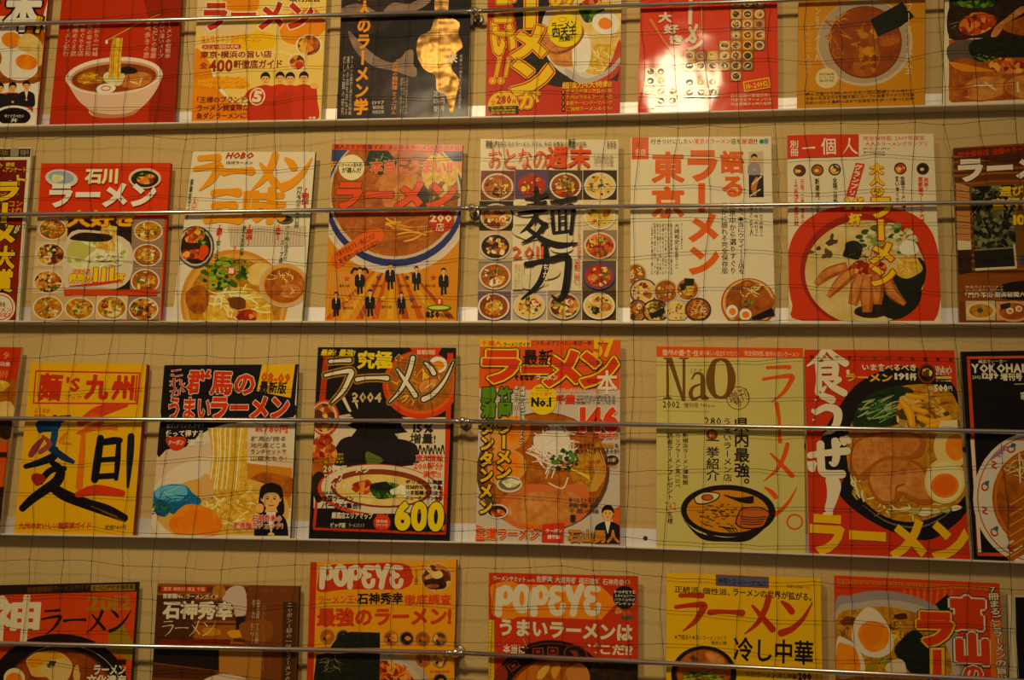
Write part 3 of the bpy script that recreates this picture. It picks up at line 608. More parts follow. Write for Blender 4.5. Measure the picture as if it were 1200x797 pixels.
def r1_nori():
    mag('magazine', 'tan orange magazine with one bowl of clear soup and a sheet of nori', A6, [(112, -300), (722, -300), (718, 497), (100, 522)], '#b47c22', 0, .006, '#8a6420')
    p('bowl_picture'); E(428, 205, 232, 212, '#b8a894', -4); E(424, 200, 222, 204, '#a08e7c', -4); E(430, 205, 178, 176, '#6a3c1c', -4); E(430, 203, 172, 170, 'clear', -4); B([(420, 110), (480, 190), (500, 300), (430, 370), (370, 340), (390, 240)], '#94561c'); scatter(380, 130, 480, 350, 40, ('#a86a22', '#8a4c18', '#b87a28', '#7c4016'), 10, 26); B([(500, 180), (590, 170), (585, 215), (510, 222)], 'porkd'); strands(290, 140, 80, 90, 14, ('#a0602c', '#884818', '#b87a3c'), 7)
    ring(296, 258, 24, 22, 4, '#a86a30'); P([(455, 95), (520, 60), (610, 10), (632, 40), (668, 80), (600, 130), (490, 178)], 'nori')
    p('badge'); E(243, 380, 54, 50, '#c8b894'); lines(['特別編集', 'ラーメンぴあ', '保存版'], 206, 352, 280, 400, '#6a5030')
    p('title_lettering'); V('日本ラーメン大全', 622, -120, 660, 360, '#c8b48c', .01); V('ラーメンを食べる人', 188, -100, 212, 300, '#c8b48c', .02); V('すべての人達へ', 138, 118, 172, 362, '#c8a468', .0)
    p('caption_lettering'); lines(['読んで食べて旅したくなる一杯の物語とその味わい', '全国の名店主たちが語る麺とスープの極意ラーメン文化論', '伝説の店から最新の店まで全国百店を歩いて食べた記録'], 140, 438, 668, 500, '#4a3414')
    done()
def r1_cooked():
    mag('magazine', 'white-bordered magazine showing dark grilled meat, rightmost on the top shelf', A6, [(822, -300), (1440, -300), (1470, 482), (806, 506)], '#d4c8ac', 0, .006, '#3a2c20')
    p('food_picture'); P([(838, -290), (1420, -290), (1450, 175), (836, 188)], 'dark'); P([(836, 192), (1450, 180), (1455, 470), (850, 498), (836, 485)], 'porkd')
    B([(836, 40), (920, 60), (1000, 130), (960, 180), (840, 186)], 'dark'); strands(890, 130, 60, 50, 12, ('#8a7464', '#4a3830', '#6a5648'), 6); B([(890, 110), (960, 60), (1060, 80), (1050, 130), (970, 170), (900, 160)], 'mixr'); B([(1060, 130), (1110, 90), (1190, 30), (1200, 60), (1120, 110), (1070, 175), (1040, 178)], 'pork'); B([(860, -40), (1000, -60), (1060, 20), (960, 40), (860, 20)], 'green'); B([(1100, 120), (1300, 60), (1300, 170), (1150, 165)], 'porkd')
    B([(838, 215), (1000, 195), (1000, 290), (900, 280), (840, 300)], '#5c5044'); B([(930, 230), (1000, 185), (1300, 180), (1300, 270), (1100, 280), (980, 300)], 'nori'); B([(1030, 310), (1080, 280), (1160, 290), (1230, 310), (1180, 355), (1060, 350)], 'mixr'); B([(840, 300), (1000, 330), (1060, 345), (900, 345)], '#c87c3c'); pork(1010, 430, 120, 60, -10, 'pork'); pork(1200, 420, 100, 60, 0); blob(880, 430, 50, 50, 'porkd', .2); greens(1010, 280, 60, 18, 10)
    done()
for f in (r1_eggs, r1_bowl, r1_orange, r1_black, r1_redyellow, r1_map, r1_nori, r1_cooked): f()

# ------------------------------------------------------------------ second row
A7 = (0, 155, 3.467); A8 = (195, 155, 3.463); B1 = (370, 150, 3.321); B2 = (550, 150, 3.319); B3 = (725, 145, 3.251); B4 = (910, 145, 3.255); B5 = (1090, 145, 3.255)
def r2_award():
    mag('magazine', 'dark red award issue with yellow lettering, leftmost on the second shelf', A7, [(-420, 70), (127, 62), (74, 765), (-500, 768)], '#d6ccb4', 1, .006, '#c8c0b0')
    p('banner'); P([(-420, 72), (125, 66), (122, 100), (-420, 104)], '#2c2420'); RR(42, 64, 76, 98, 3, '#8c8070'); T('特集号', 82, 70, 118, 95, '#8c8070'); T('完全保存版', -120, 70, 36, 95, '#8c7048')
    P([(-425, 118), (110, 112), (94, 330), (-450, 330)], '#6c1410'); P([(-450, 340), (93, 346), (64, 764), (-490, 764)], '#7c1810')
    p('title_lettering'); T('P.', -8, 126, 20, 160, '#d8a81c', .03); T('読者', 24, 122, 60, 140, '#d8a81c', .03); T('アンケート', 22, 142, 106, 162, '#d8a81c', .03); T('ゲート', -70, 178, 104, 228, '#dcb01c', .04, [('#1c100c', .05)], rot=-8); RR(0, 220, 60, 246, 6, '#b8281c'); T('保存版', 6, 223, 54, 243, '#e0cfb0', .02); T('ラーメン', -90, 248, 74, 262, '#d8a81c', .02)
    T('ネギ合コン', -60, 276, 92, 304, '#d87a1c', .03); T('盛り上げ!', -60, 306, 88, 330, '#d87a1c', .03); P(loc(40, 405, [(-50, -26), (40, -26), (40, 30), (-50, 24)], 18), '#4a3018'); T('TRYが', 18, 372, 80, 408, '#d8ccb4', .04, rot=12)
    V('ラーメン', -40, 200, 72, 545, '#dcb01c', .06, [('#2c100c', .05)]); V('大賞', -25, 460, 58, 652, '#dcb01c', .045, [('#2c100c', .05)])
    p('badge'); E(0, 712, 62, 60, '#d8ccb4'); ring(0, 712, 52, 50, 4, '#a82c1c'); T('最強', -5, 690, 22, 710, '#3a2c1c'); T('ラーメン', -40, 712, 46, 732, '#b83020', .02); T('大賞受賞店', -40, 734, 46, 752, '#b83020', .02)
    done()
def r2_ishikawa():
    mag('magazine', 'bright red guide with white title over a grid of small ramen photos', A7, [(168, 126), (692, 124), (652, 762), (122, 764)], '#c0280f', 1, .009, '#a83a20', dy=-.0004)
    p('ramen_picture'); P([(150, 350), (668, 348), (650, 762), (122, 764)], '#b8a48c')
    for x, y, a, b, it in ((214, 392, 62, 48, 'N'), (205, 495, 64, 52, 'ek'), (196, 606, 64, 52, 'p'), (196, 712, 66, 54, 'gw'), (604, 400, 62, 46, 'e'), (600, 498, 62, 50, 'gN'), (592, 604, 62, 54, 'pm'), (325, 715, 64, 50, 'mn'), (456, 712, 66, 54, 'rgv'), (586, 718, 64, 52, 'gp')):
        R(x-64, y-50, x+64, y+50, cur.rng.choice(('#8a7466', '#b89c78', '#3c302c', '#c8b090'))); bowl(x, y+2, a-3, b-4, '#d4c8b8', cur.rng.choice(('broth', 'noodled', 'mix')), it, rw=.1); scatter(x-36, y-26, x+36, y+26, 12, ('#d89a4c', '#e0c078', '#a8642c', '#c87838', '#5a6a2c', '#e4d4ac'), 4, 11)
    P([(280, 356), (540, 354), (530, 650), (268, 652)], '#2c201c'); B([(276, 430), (380, 400), (530, 450), (530, 600), (420, 650), (272, 650)], '#c8bca8'); blob(400, 510, 120, 70, 'veg', .15); L([(450, 380), (440, 430), (430, 480)], [60, 70, 80], 'noodle'); strands(440, 430, 60, 60, 16, ang=85); blob(330, 480, 50, 40, '#b0b06c', .3); blob(380, 430, 80, 20, 'dark', .2); strands(440, 520, 80, 40, 14, ('#a89878', '#786850', '#d8ccb0')); P([(264, 640), (640, 640), (640, 665), (264, 665)], '#b83818')
    E(254, 190, 66, 36, '#c8c4bc', 6); E(252, 186, 52, 26, '#8fa0a8', 6); blob(236, 188, 24, 16, 'veg', .3); E(592, 190, 66, 42, '#c8b8a4'); E(592, 192, 56, 34, 'dark'); blob(600, 196, 36, 20, 'mixr', .3); greens(580, 186, 36, 20, 8)
    p('title_lettering'); T('石川', 350, 152, 482, 212, '#e4dcc8', .035, [('#c8b44c', .03)]); T('ラーメン', 204, 208, 638, 308, '#e8e2d4', .05); T('大好き', 275, 318, 552, 388, '#d8a030', .05, [('#a01c10', .03)])
    p('caption_lettering'); T('読者投票', 300, 556, 372, 578, '#c83018', .02, [('#e0c8a0', .03)]); T('評判の', 284, 575, 378, 615, '#e0c030', .05, [('#b02818', .06)]); T('111', 384, 552, 466, 610, '#e0c030', .035, [('#b02818', .04)], gap=.1); T('杯', 468, 575, 512, 612, '#e0c030', .05, [('#b02818', .06)]); L([(285, 628), (400, 618), (500, 604)], [4, 12, 6], '#b83020'); T('いしかわ版', 530, 708, 610, 732, '#1c1814', .03)
    done()
def r2_sanmai():
    mag('magazine', 'white magazine with orange brush title and a bowl with green onions', A8, [(108, 78), (604, 80), (552, 764), (22, 764)], '#d4cab6', 1, .006, '#4a4438')
    p('ramen_picture'); E(275, 690, 218, 214, '#b8804c'); E(276, 694, 205, 202, '#c89458'); E(278, 700, 190, 188, 'noodled'); blob(290, 720, 150, 90, 'noodle', .12); strands(290, 700, 150, 80, 34); blob(380, 575, 60, 45, 'pale', .15); blob(130, 690, 50, 60, 'broth', .2); blob(320, 745, 50, 26, 'mixr', .2); greens(235, 575, 95, 62, 34); greens(300, 540, 40, 22, 10); blob(290, 690, 40, 24, '#6a3c1c', .3)
    blob(118, 465, 78, 86, '#4a4440', .05); E(118, 465, 70, 78, '#b4aca4'); E(120, 465, 62, 70, 'dark'); blob(95, 495, 40, 24, 'mixr', .3); blob(110, 420, 40, 34, 'mixr', .3); greens(150, 440, 36, 40, 10); blob(150, 490, 22, 26, '#c83c1c', .3)
    E(478, 622, 102, 90, '#b8a090'); E(478, 620, 92, 82, '#c89058'); E(480, 622, 82, 72, 'broth'); pork(500, 645, 48, 32); strands(470, 590, 60, 36, 14); blob(440, 640, 30, 30, 'porkd', .2)
    E(482, 356, 34, 18, '#5a544c'); E(482, 352, 26, 12, 'dark')
    P([(250, 380), (565, 380), (558, 462), (260, 462)], '#bcae9c'); [L([(268+k*12, 386), (262+k*12, 458)], 2, '#8a7c6c', False) for k in range(24)]
    p('title_lettering'); c = '#d88a1c'; BK('ラーメン', 108, 88, 590, 238, c, 2.0); BK('三', 160, 228, 308, 372, c, 1.75); T('味', 310, 222, 490, 376, c, .055, rot=-2)
    p('logo_lettering'); T('HOBO', 246, 82, 356, 108, '#a02c1c', .03, sk=.3); T('ほぼラーメン', 245, 118, 352, 130, '#4c3c30')
    p('caption_lettering'); R(100, 262, 128, 330, '#d0c4b0'); V('[六番', 103, 264, 126, 324, '#b82c1c', .03); V('豪華版ガイド', 88, 190, 102, 358, '#3c5038', .02); V('[秘伝]', 548, 228, 580, 318, '#b82c1c', .03); V('門外不出の味を大公開', 525, 222, 545, 390, '#4c6044', .02)
    V('[最新]', 204, 376, 228, 436, '#b82c1c', .03); V('豚骨しょうゆ味', 200, 440, 218, 515, '#3c5038', .02); V('[厳選]', 322, 376, 350, 460, '#b82c1c', .03); V('隠れた名店の味', 304, 380, 320, 500, '#3c5038', .02); V('[基本]', 442, 376, 466, 436, '#b82c1c', .03); V('だしと麺と店主の技', 480, 380, 498, 520, '#4c6044', .02); V('スープ通', 460, 440, 476, 530, '#3c5038', .02); V('ラーメン', 268, 462, 280, 550, '#b82c1c', .01); RR(248, 548, 280, 578, 8, '#c02c18'); T('麺', 253, 551, 275, 575, '#e8dcc8', .03)
    done()
def r2_umai():
    mag('magazine', 'magazine with orange title over a blue-rimmed bowl and seven people in suits', A8 and B1, [(64, 62), (572, 66), (548, 744), (36, 744)], '#c07c1c', 1, .006, '#7a3c18')
    p('cover_picture')
    for k in range(9): P([(300, 480), (36+k*60, 744), (64+k*60, 744)], ('#a84c14', '#cf9420', '#98400f')[k % 3])
    for k in range(10): L([(60+k*8, 560), (40+k*22, 742)], 1.2, '#c8a890', False)
    p('bowl_picture'); P([(60, 84), (572, 88), (568, 130), (62, 130)], '#3a4468'); E(308, 300, 290, 268, '#c8bcae'); E(308, 292, 282, 262, '#c0b4a8'); E(308, 278, 272, 262, '#2c3468'); E(308, 262, 258, 250, '#b8a898'); E(308, 258, 248, 242, 'broth')
    blob(330, 250, 120, 90, 'pork', .12); blob(350, 380, 150, 70, 'broth', .12); strands(350, 390, 150, 60, 16, ('#c8863c', '#a8641c', '#d8a050')); blob(190, 330, 80, 120, 'porkd', .15); strands(470, 150, 60, 60, 20); blob(480, 170, 70, 70, 'noodle', .15); blob(250, 130, 60, 50, 'greend', .2); strands(255, 130, 70, 46, 22, ('#54685c', '#7c9080', '#2c4034')); blob(480, 260, 70, 50, 'mixg', .3); blob(415, 270, 30, 50, 'dark', .2)
    p('banner'); P([(62, 62), (572, 66), (570, 92), (64, 86)], '#c8421c'); T('達人たちが推薦する! あらゆるラーメン店の決定版', 72, 66, 562, 86, '#2c140c', .025)
    p('badge'); E(140, 154, 50, 50, '#dccfa8'); T('「ラーメン達人衆」', 95, 134, 184, 154, '#3c2818', .02); T('が選んだ', 102, 154, 178, 176, '#2c1c10', .03); p('badge'); E(488, 360, 52, 48, '#a81e14'); T('200', 444, 334, 530, 368, '#d8c8a0', .04); T('店', 468, 370, 500, 402, '#d8c8a0', .02)
    p('title_lettering'); T('本当にうまい!!', 212, 124, 532, 178, '#d04a1c', .04, [('#b8ac98', .03)]); T('ラーメン', 78, 208, 546, 318, '#cc421c', .06, [('#4a1c0c', .02)], sk=.12)
    p('splash_banner'); B([(64, 500), (110, 460), (170, 420), (230, 388), (262, 400), (258, 440), (200, 470), (140, 505), (90, 545), (66, 530)], '#d0562c'); T('人気を左右する一杯はこれだ', 72, 444, 240, 470, '#2c140c', .01, rot=-28); T('新潮流の味はどの店か!', 84, 470, 256, 492, '#2c140c', .01, rot=-28)
    p('portrait_picture')
    for x, y, s in ((172, 556, 11), (290, 538, 11), (392, 550, 10), (498, 558, 11), (80, 650, 10), (212, 642, 11), (334, 650, 9)):
        p('portrait_picture'); person(x, y, s, '#20181c', bw=1.7, bh=4.2, arms=True, shirt='#c8b8a0'); L([(x-s*.5, y+s*5), (x-s*.6, y+s*8.3)], s*.8, '#1c1418', False); L([(x+s*.5, y+s*5), (x+s*.7, y+s*8)], s*.8, '#1c1418', False)
    p('raised_arms'); L([(138, 566), (150, 548), (165, 552)], 8, '#20181c'); p('raised_arms'); L([(205, 566), (196, 548), (180, 552)], 8, '#20181c')
    p('caption_lettering')
    for x, y in ((112, 614), (238, 614), (346, 614), (446, 614), (126, 700), (276, 696), (392, 696)): T('達人の店', x-20, y-5, x+20, y+5, '#3c1c0c', .02)
    for x, y, c in ((122, 585, '#c84c3c'), (246, 582, '#5c4488'), (356, 582, '#3c4438'), (458, 582, '#a83c2c'), (122, 668, '#c8a81c'), (262, 664, '#c8c81c'), (374, 668, '#5c4488')):
        P([(x+(12 if q % 2 == 0 else 5)*math.sin(q*.6283), y-(12 if q % 2 == 0 else 5)*math.cos(q*.6283)) for q in range(10)], c)
    p('price_mark'); E(480, 700, 48, 12, '#3c7030'); E(480, 700, 40, 7, '#c8c060'); E(482, 676, 14, 13, '#b83828'); T('1', 478, 668, 486, 684, '#e0d0b0', .03); T('850', 428, 712, 482, 740, '#1c140c', .05); T('円(税別)', 484, 722, 532, 740, '#2c1c10', .01)
    done()
def r2_menriki():
    mag('magazine', 'white weekend magazine with huge black brush kanji over a grid of bowls', B2, [(44, 42), (580, 46), (576, 748), (32, 748)], '#d2c6ae', 1, .006, '#b8b0a0')
    p('ramen_picture'); G = [(110, 224, '#6c3c30', 'mk'), (243, 220, '#5c4468', 'r'), (374, 222, '#4c3c30', 'Ng'), (508, 222, '#3c2c20', 'N'), (105, 342, '#2c2018', 'ep'), (508, 340, '#c8b890', 'nm'), (102, 458, '#b8a890', 'm'), (508, 455, '#8a7868', 'gm'), (100, 574, '#8c8074', 'vg'), (505, 574, '#5c4c40', 'gp'), (96, 692, '#6c5c68', 'n'), (234, 690, '#a89c98', 'Nr'), (370, 690, '#98887c', 'vge'), (505, 690, '#4c3828', 'epk')]
    for x, y, c, it in G: R(x-66, y-58, x+66, y+58, c)
    for i, (x, y, c, it) in enumerate(G):
        bowl(x, y+4, 62, 52, ('#c8bcac', '#4c5078', '#d0c4b4', '#c8c0b0', '#b8ac98', '#d8d0b8', '#c0b4a4', '#d0b8a0')[i % 8], ('broth', 'red', 'clear', 'pale', 'mix', 'pale', 'dark', 'mixr')[i % 8], it, rw=.12); scatter(x-34, y-26, x+34, y+30, 10, ('#c8843c', '#e0b868', '#8a4c20', '#b85a28', '#4c5c2c', '#e0d0a8', '#c83c1c' if 'r' in it or 'g' in it else '#a8702c'), 4, 10)
    for x, y in ((222, 318), (222, 400), (350, 430), (300, 560), (240, 600)): E(x, y, 55, 30, '#c8bca0')
    for x, y in ((228, 316), (360, 470), (240, 420)): E(x, y, 44, 18, '#d8ceb8')
    P([(174, 530), (215, 530), (208, 630), (168, 630)], '#cabd9e'); vlines(['ラーメンうどんそば', '全国の名店から', '選びました麺料理'], 176, 534, 212, 626, '#8a7c60')
    p('masthead_lettering'); BK('おとなの', 72, 82, 305, 162, '#cc4420', 1.0); T('週末', 300, 72, 474, 160, '#cc4420', .03, sk=.1); T('麺力', 64, 52, 120, 78, '#2c241c', .02); T('おとなのラーメン、うどん、そば、全部旨い', 122, 56, 382, 74, '#4c3c2c', .01); T('麺', 384, 46, 414, 80, '#2c241c', .02); T('大特集', 416, 56, 456, 74, '#4c3c2c', .0); T('555', 536, 56, 572, 78, '#6c5c4c', .02); lines(['5月特大号', '特別定価', 'ラーメン大賞'], 486, 108, 560, 150, '#8c7c68')
    p('title_lettering'); k = '#1a1512'
    for st in ([(262,238,14),(264,300,20),(258,360,16)], [(222,280,10),(262,275,14),(300,262,16)], [(228,304,10),(264,300,12),(296,292,14)], [(196,336,14),(260,328,16),(312,314,18)], [(262,340,14),(238,380,16),(200,412,4)], [(262,352,8),(285,372,14),(300,380,16)], [(296,378,18),(262,420,16),(206,450,5)], [(232,398,14),(290,438,18),(352,460,24),(422,450,5)],
               [(318,290,8),(360,286,14),(412,276,16)], [(366,288,8),(352,312,12)], [(322,318,12),(326,370,14),(330,412,12)], [(322,318,10),(370,312,14),(404,310,18),(402,360,14),(396,414,14)], [(350,322,8),(352,400,10)], [(376,320,8),(376,400,10)], [(330,412,12),(366,408,12),(398,404,12)], [(352,350,6),(376,348,7)], [(352,374,6),(376,372,7)]):
        L([(x, y) for x, y, w_ in st], [w_*1.15 for x, y, w_ in st], k, caps=True)
    for st in ([(222,532,18),(300,520,20),(378,502,24),(384,560,26),(372,640,26),(350,672,16),(322,654,6)], [(292,462,26),(300,530,24),(270,610,20),(204,668,5)]): L([(x, y) for x, y, w_ in st], [w_*1.1 for x, y, w_ in st], k, caps=True)
    V('めんの', 302, 320, 322, 372, '#c8bca4', .02); V('ちから', 288, 532, 312, 614, '#e0d8c4', .02)
    p('caption_lettering'); T('2011', 168, 462, 290, 512, '#c05440', .01); V('全部、旨い。', 406, 512, 434, 618, '#b83c24', .01); V('ラーメンうどんそば大特集', 420, 300, 436, 505, '#c06450')
    done()
def r2_kataru():
    mag('magazine', 'plain white magazine with orange block title and bowls along its foot', B3, [(46, 52), (580, 48), (596, 748), (44, 748)], '#d6cbb4', 1, .008, '#d0c4ac')
    p('badge'); R(50, 52, 114, 136, '#cc4a14'); T('東京', 62, 64, 104, 92, '#a83c14', .03, [('#e07c3c', .03)]); T('名店', 62, 96, 104, 122, '#e0b48c', .03)
    p('caption_lettering'); T('行きつけにしたい', 122, 58, 286, 78, '#2c2018', .02); T('東京のラーメン', 288, 56, 426, 78, '#c8421c', .02); T('店を', 428, 57, 466, 78, '#2c2018', .02); T('厳選', 468, 57, 512, 78, '#c8421c', .02); T('!!', 514, 57, 528, 78, '#2c2018', .02); E(545, 68, 10, 9, '#3c7c5c'); E(562, 66, 10, 12, '#8c98a8'); T('枻', 556, 60, 568, 74, '#5c6878')
    vlines(['もう、本当にウマイ115店を', '東京中から選りすぐり', '誰かに語れる完全保存版'], 388, 300, 482, 572, '#2c2018', .012); vlines(['店主・大下伊藤さん', '語る一杯、木村さん', '麺の名人'], 496, 300, 552, 430, '#3c3024', .008); V('大崎裕史', 212, 380, 232, 460, '#2c2018', .02); V('が語る東京ラーメン', 214, 462, 228, 552, '#3c3024'); V('ラーメンの達人たち', 236, 380, 244, 480, '#3c3024')
    vlines(['醤油塩味噌豚骨つけ麺の名店', '都内の名店地図付きガイド', '行列のできる新しい店めぐり', '老舗の味をもう一度たべる', '店主の語りと一杯への想い', '達人が選ぶこの一杯の物語', '昭和平成の味くらべ', 'ご当地の味も東京で楽しむ'], 122, 380, 206, 575, '#4c4032', .01)
    p('title_lettering'); c = '#cc5814'; T('東', 124, 106, 252, 228, c, .04); T('京', 124, 238, 250, 360, c, .04); T('ラ', 262, 100, 378, 222, c, .055); L([(316, 226), (316, 338)], 26, c, False); T('メ', 264, 340, 380, 452, c, .055); T('ン', 266, 468, 384, 576, c, .055); T('語', 386, 102, 478, 190, c, .04); T('る', 392, 200, 474, 280, c, .045)
    p('portrait_picture'); R(496, 106, 552, 190, '#b8a890'); person(516, 132, 14, '#8c8490', bw=1.7, bh=3.2, arms=True); p('dish_picture'); R(496, 196, 552, 280, '#2c1c14'); L([(530, 205), (515, 240), (520, 275)], [14, 22, 10], '#a8704c'); L([(545, 200), (508, 232)], 6, '#c8bcb0', False); L([(500, 276), (540, 250)], 5, '#d0c0a8', False)
    p('ramen_picture'); bowl(66, 575, 40, 42, '#a89868', 'broth', 'ew'); bowl(95, 640, 54, 50, '#54547c', 'pale', 'mwr'); bowl(180, 640, 48, 48, '#b8a88c', 'broth', 'gp'); bowl(262, 632, 46, 46, '#c8bca4', 'broth', 'nk'); bowl(72, 712, 38, 42, '#3c3c4c', 'mix', 'ge'); bowl(140, 714, 50, 44, '#2c2824', 'mixg', 'kgm'); bowl(220, 714, 48, 44, '#a8a0a8', 'pale', 'wg'); bowl(302, 708, 50, 44, '#3c2c20', 'broth', 'eNr'); P([(250, 590), (288, 592), (284, 616), (252, 618)], 'nori'); P([(130, 722), (172, 700), (178, 720), (140, 742)], 'nori')
    E(494, 684, 104, 94, '#a83420', 0); E(494, 684, 98, 90, '#c8a070'); E(494, 682, 88, 80, 'broth'); strands(520, 640, 70, 40, 16); blob(550, 680, 36, 40, 'porkd', .2); ring(490, 612, 24, 12, 6, '#8a4c20'); greens(494, 682, 22, 20, 12); egg(432, 716, 22, 24); egg(482, 728, 24, 22); P([(506, 738), (584, 702), (596, 730), (540, 748), (508, 748)], '#15120e')
    done()
def r2_kojin():
    mag('magazine', 'white special issue with a large red bowl of pork ramen filling its lower half', B4, [(40, 42), (598, 38), (630, 752), (48, 752)], '#d2c8b0', 1, .006, '#b0a890')
    p('masthead'); P([(40, 44), (314, 36), (314, 126), (40, 134)], '#bc2a14'); T('別冊', 52, 64, 84, 124, '#e4dccb', .02, v=True); BK('一', 100, 70, 146, 116, '#e4dccb', 1.); T('個', 170, 54, 226, 118, '#e4dccb', .01); BK('人', 250, 54, 308, 118, '#e4dccb', .9)
    p('caption_lettering'); T('完全保存版 2007年度版', 330, 46, 566, 64, '#b83420', .025); T('大人のラーメングランプリ', 338, 68, 574, 86, '#b83420', .025); T('IKKOJIN', 330, 92, 430, 100, '#5c5040'); lines(['増刊特別定価', 'ラーメン大特集'], 330, 104, 414, 124, '#5c5040')
    for x, y, k in ((88, 179, 'mix'), (156, 177, 'broth'), (222, 175, 'mixg'), (472, 171, 'mixr'), (558, 172, 'dark')): E(x, y, 24, 23, '#3c3028'); E(x, y, 19, 18, k); E(x-3, y+2, 8, 6, '#d8b878')
    vlines(['元祖、二郎、家系の'], 90, 212, 108, 384, '#b83420', .03); V('2大系図を徹底比較', 66, 212, 84, 390, '#b83420', .03); V('新潮流、和え麺ブーム', 148, 208, 166, 446, '#3c3024', .03); V('全国ご当地ラーメン選手権', 216, 206, 234, 444, '#2c241c', .03); V('全国ラーメン博テーマパークで', 476, 200, 494, 446, '#2c241c', .03); V('食いまくり', 452, 200, 470, 300, '#2c241c', .03); V('発表!', 562, 206, 580, 258, '#b83420', .03); V('首都圏ラーメン大賞', 542, 202, 562, 382, '#b83420', .03)
    p('bowl_picture'); B([(300, 312), (420, 318), (520, 345), (590, 410), (622, 520), (628, 640), (600, 720), (560, 752), (100, 752), (60, 690), (46, 600), (46, 480), (90, 390), (180, 330)], '#b82614'); E(330, 560, 240, 218, '#8a1c10'); E(338, 568, 230, 200, 'milky'); B([(100, 752), (60, 690), (46, 600), (60, 560), (100, 680), (160, 752)], '#b82614'); B([(540, 420), (590, 520), (570, 660), (500, 752), (600, 752), (628, 640), (622, 520), (590, 420)], '#b82614')
    greens(420, 440, 110, 60, 46, ('#4c6834', '#7c8c50', '#a8a878', '#c8c4a4', '#34502c')); blob(460, 660, 100, 80, 'nori', .12); blob(530, 580, 40, 70, 'nori', .2); blob(370, 715, 70, 30, 'dark', .2)
    for st in ([(150, 612, 20), (200, 570, 36), (270, 545, 30)], [(196, 660, 16), (250, 600, 38), (300, 560, 30)], [(290, 690, 30), (310, 620, 44), (330, 570, 30)], [(345, 720, 30), (345, 640, 46), (350, 580, 30)], [(385, 690, 26), (385, 620, 44), (380, 570, 26)], [(490, 690, 14), (440, 640, 40), (420, 580, 26)]):
        L([(x, y) for x, y, w_ in st], [w_*1.2 for x, y, w_ in st], 'porkd'); L([(x-4, y-2) for x, y, w_ in st], [w_*.7 for x, y, w_ in st], 'pork')
    blob(345, 550, 70, 30, 'mixr', .2); blob(500, 545, 50, 40, 'noodle', .2); strands(500, 545, 55, 40, 14); blob(500, 480, 36, 30, 'white', .2); blob(290, 480, 40, 36, 'nori', .3); scatter(130, 430, 240, 520, 10, ('#5c4834', '#4a3c30'), 6, 14); strands(330, 500, 60, 40, 8, ('#54463c', '#2c241c'))
    p('title_lettering'); o = [('#a82414', .05)]; V('大人の', 356, 152, 410, 276, '#dcb81c', .05, o); V('ラーメン', 352, 282, 450, 620, '#dcb81c', .055, o); P([(302, 150), (336, 154), (300, 280), (264, 276)], '#b83420'); V('グランプリ', 286, 154, 316, 276, '#e4dcc8', .03, rot=15); T('245', 258, 282, 334, 330, '#dcb81c', .06, o); T('杯', 274, 342, 326, 390, '#dcb81c', .05, o)
    done()
def r2_house():
    mag('magazine', 'brown magazine with a window onto trees, rightmost on the second shelf', B5, [(88, 92), (560, 62), (590, 756), (112, 756)], '#6a3c20', 1, .006, '#3c2418')
    p('cover_picture'); P([(88, 92), (560, 70), (580, 560), (106, 575)], 'wood'); P([(92, 96), (540, 72), (540, 190), (280, 150), (92, 120)], '#4a2416'); P([(98, 225), (150, 240), (156, 476), (104, 480)], '#a87858'); [L([(98, 252+k*24), (152, 262+k*23)], 2, '#4a2c18', False) for k in range(9)]; P([(104, 444), (156, 448), (157, 480), (106, 482)], '#c8b89c'); P([(106, 482), (158, 482), (160, 570), (108, 575)], 'dark')
    P([(148, 232), (360, 222), (360, 545), (172, 565)], '#6a4828'); P([(156, 240), (325, 232), (328, 540), (170, 556)], 'tree'); P([(168, 482), (326, 474), (328, 545), (172, 560)], '#24201a'); L([(168, 482), (326, 472)], 6, '#786c58', False); L([(172, 556), (330, 548)], 9, '#c8b898', False); L([(320, 460), (328, 545)], 8, '#b8a890', False); L([(160, 350), (240, 240)], 2, '#8c8470', False)
    P([(108, 580), (560, 565), (580, 680), (112, 680)], '#7c4424'); B([(250, 640), (300, 606), (450, 600), (500, 660), (300, 672)], '#241814'); E(400, 520, 60, 30, '#3c4468')
    p('banner'); P([(92, 98), (540, 72), (540, 100), (92, 120)], '#5a1c14'); T('完全保存版 全国のラーメン名店ガイド', 106, 88, 520, 112, '#a83420', .02, rot=-2)
    p('title_lettering'); T('ラーメン', 106, 122, 545, 212, '#d8ccb8', .055, [('#3c1c10', .03)]); T('選び', 264, 238, 356, 276, '#d8b01c', .05); T('直行便', 232, 282, 400, 330, '#d8b01c', .05); T('100店', 316, 338, 460, 388, '#d8b01c', .05)
    p('caption_lettering'); lines(['完全ガイドラーメン', 'ラーメン屋さん・行列の店'], 134, 616, 278, 642, '#c8b49c', .01); T('「門外不出・厨房秘聞大公開」', 134, 642, 420, 662, '#d8ccb8', .03)
    p('ramen_picture'); R(136, 676, 248, 750, '#b8a888'); E(194, 714, 58, 36, '#d0b890'); E(194, 714, 46, 26, 'noodled'); E(190, 712, 12, 9, '#3c4c30'); R(252, 678, 400, 750, '#c09070'); E(318, 716, 66, 40, '#c8907c'); E(318, 716, 56, 32, 'broth'); egg(304, 714, 14, 12); egg(338, 706, 13, 12); P([(266, 690), (306, 682), (306, 702), (270, 710)], '#2c3028')
    done()
for f in (r2_award, r2_ishikawa, r2_sanmai, r2_umai, r2_menriki, r2_kataru, r2_kojin, r2_house): f()

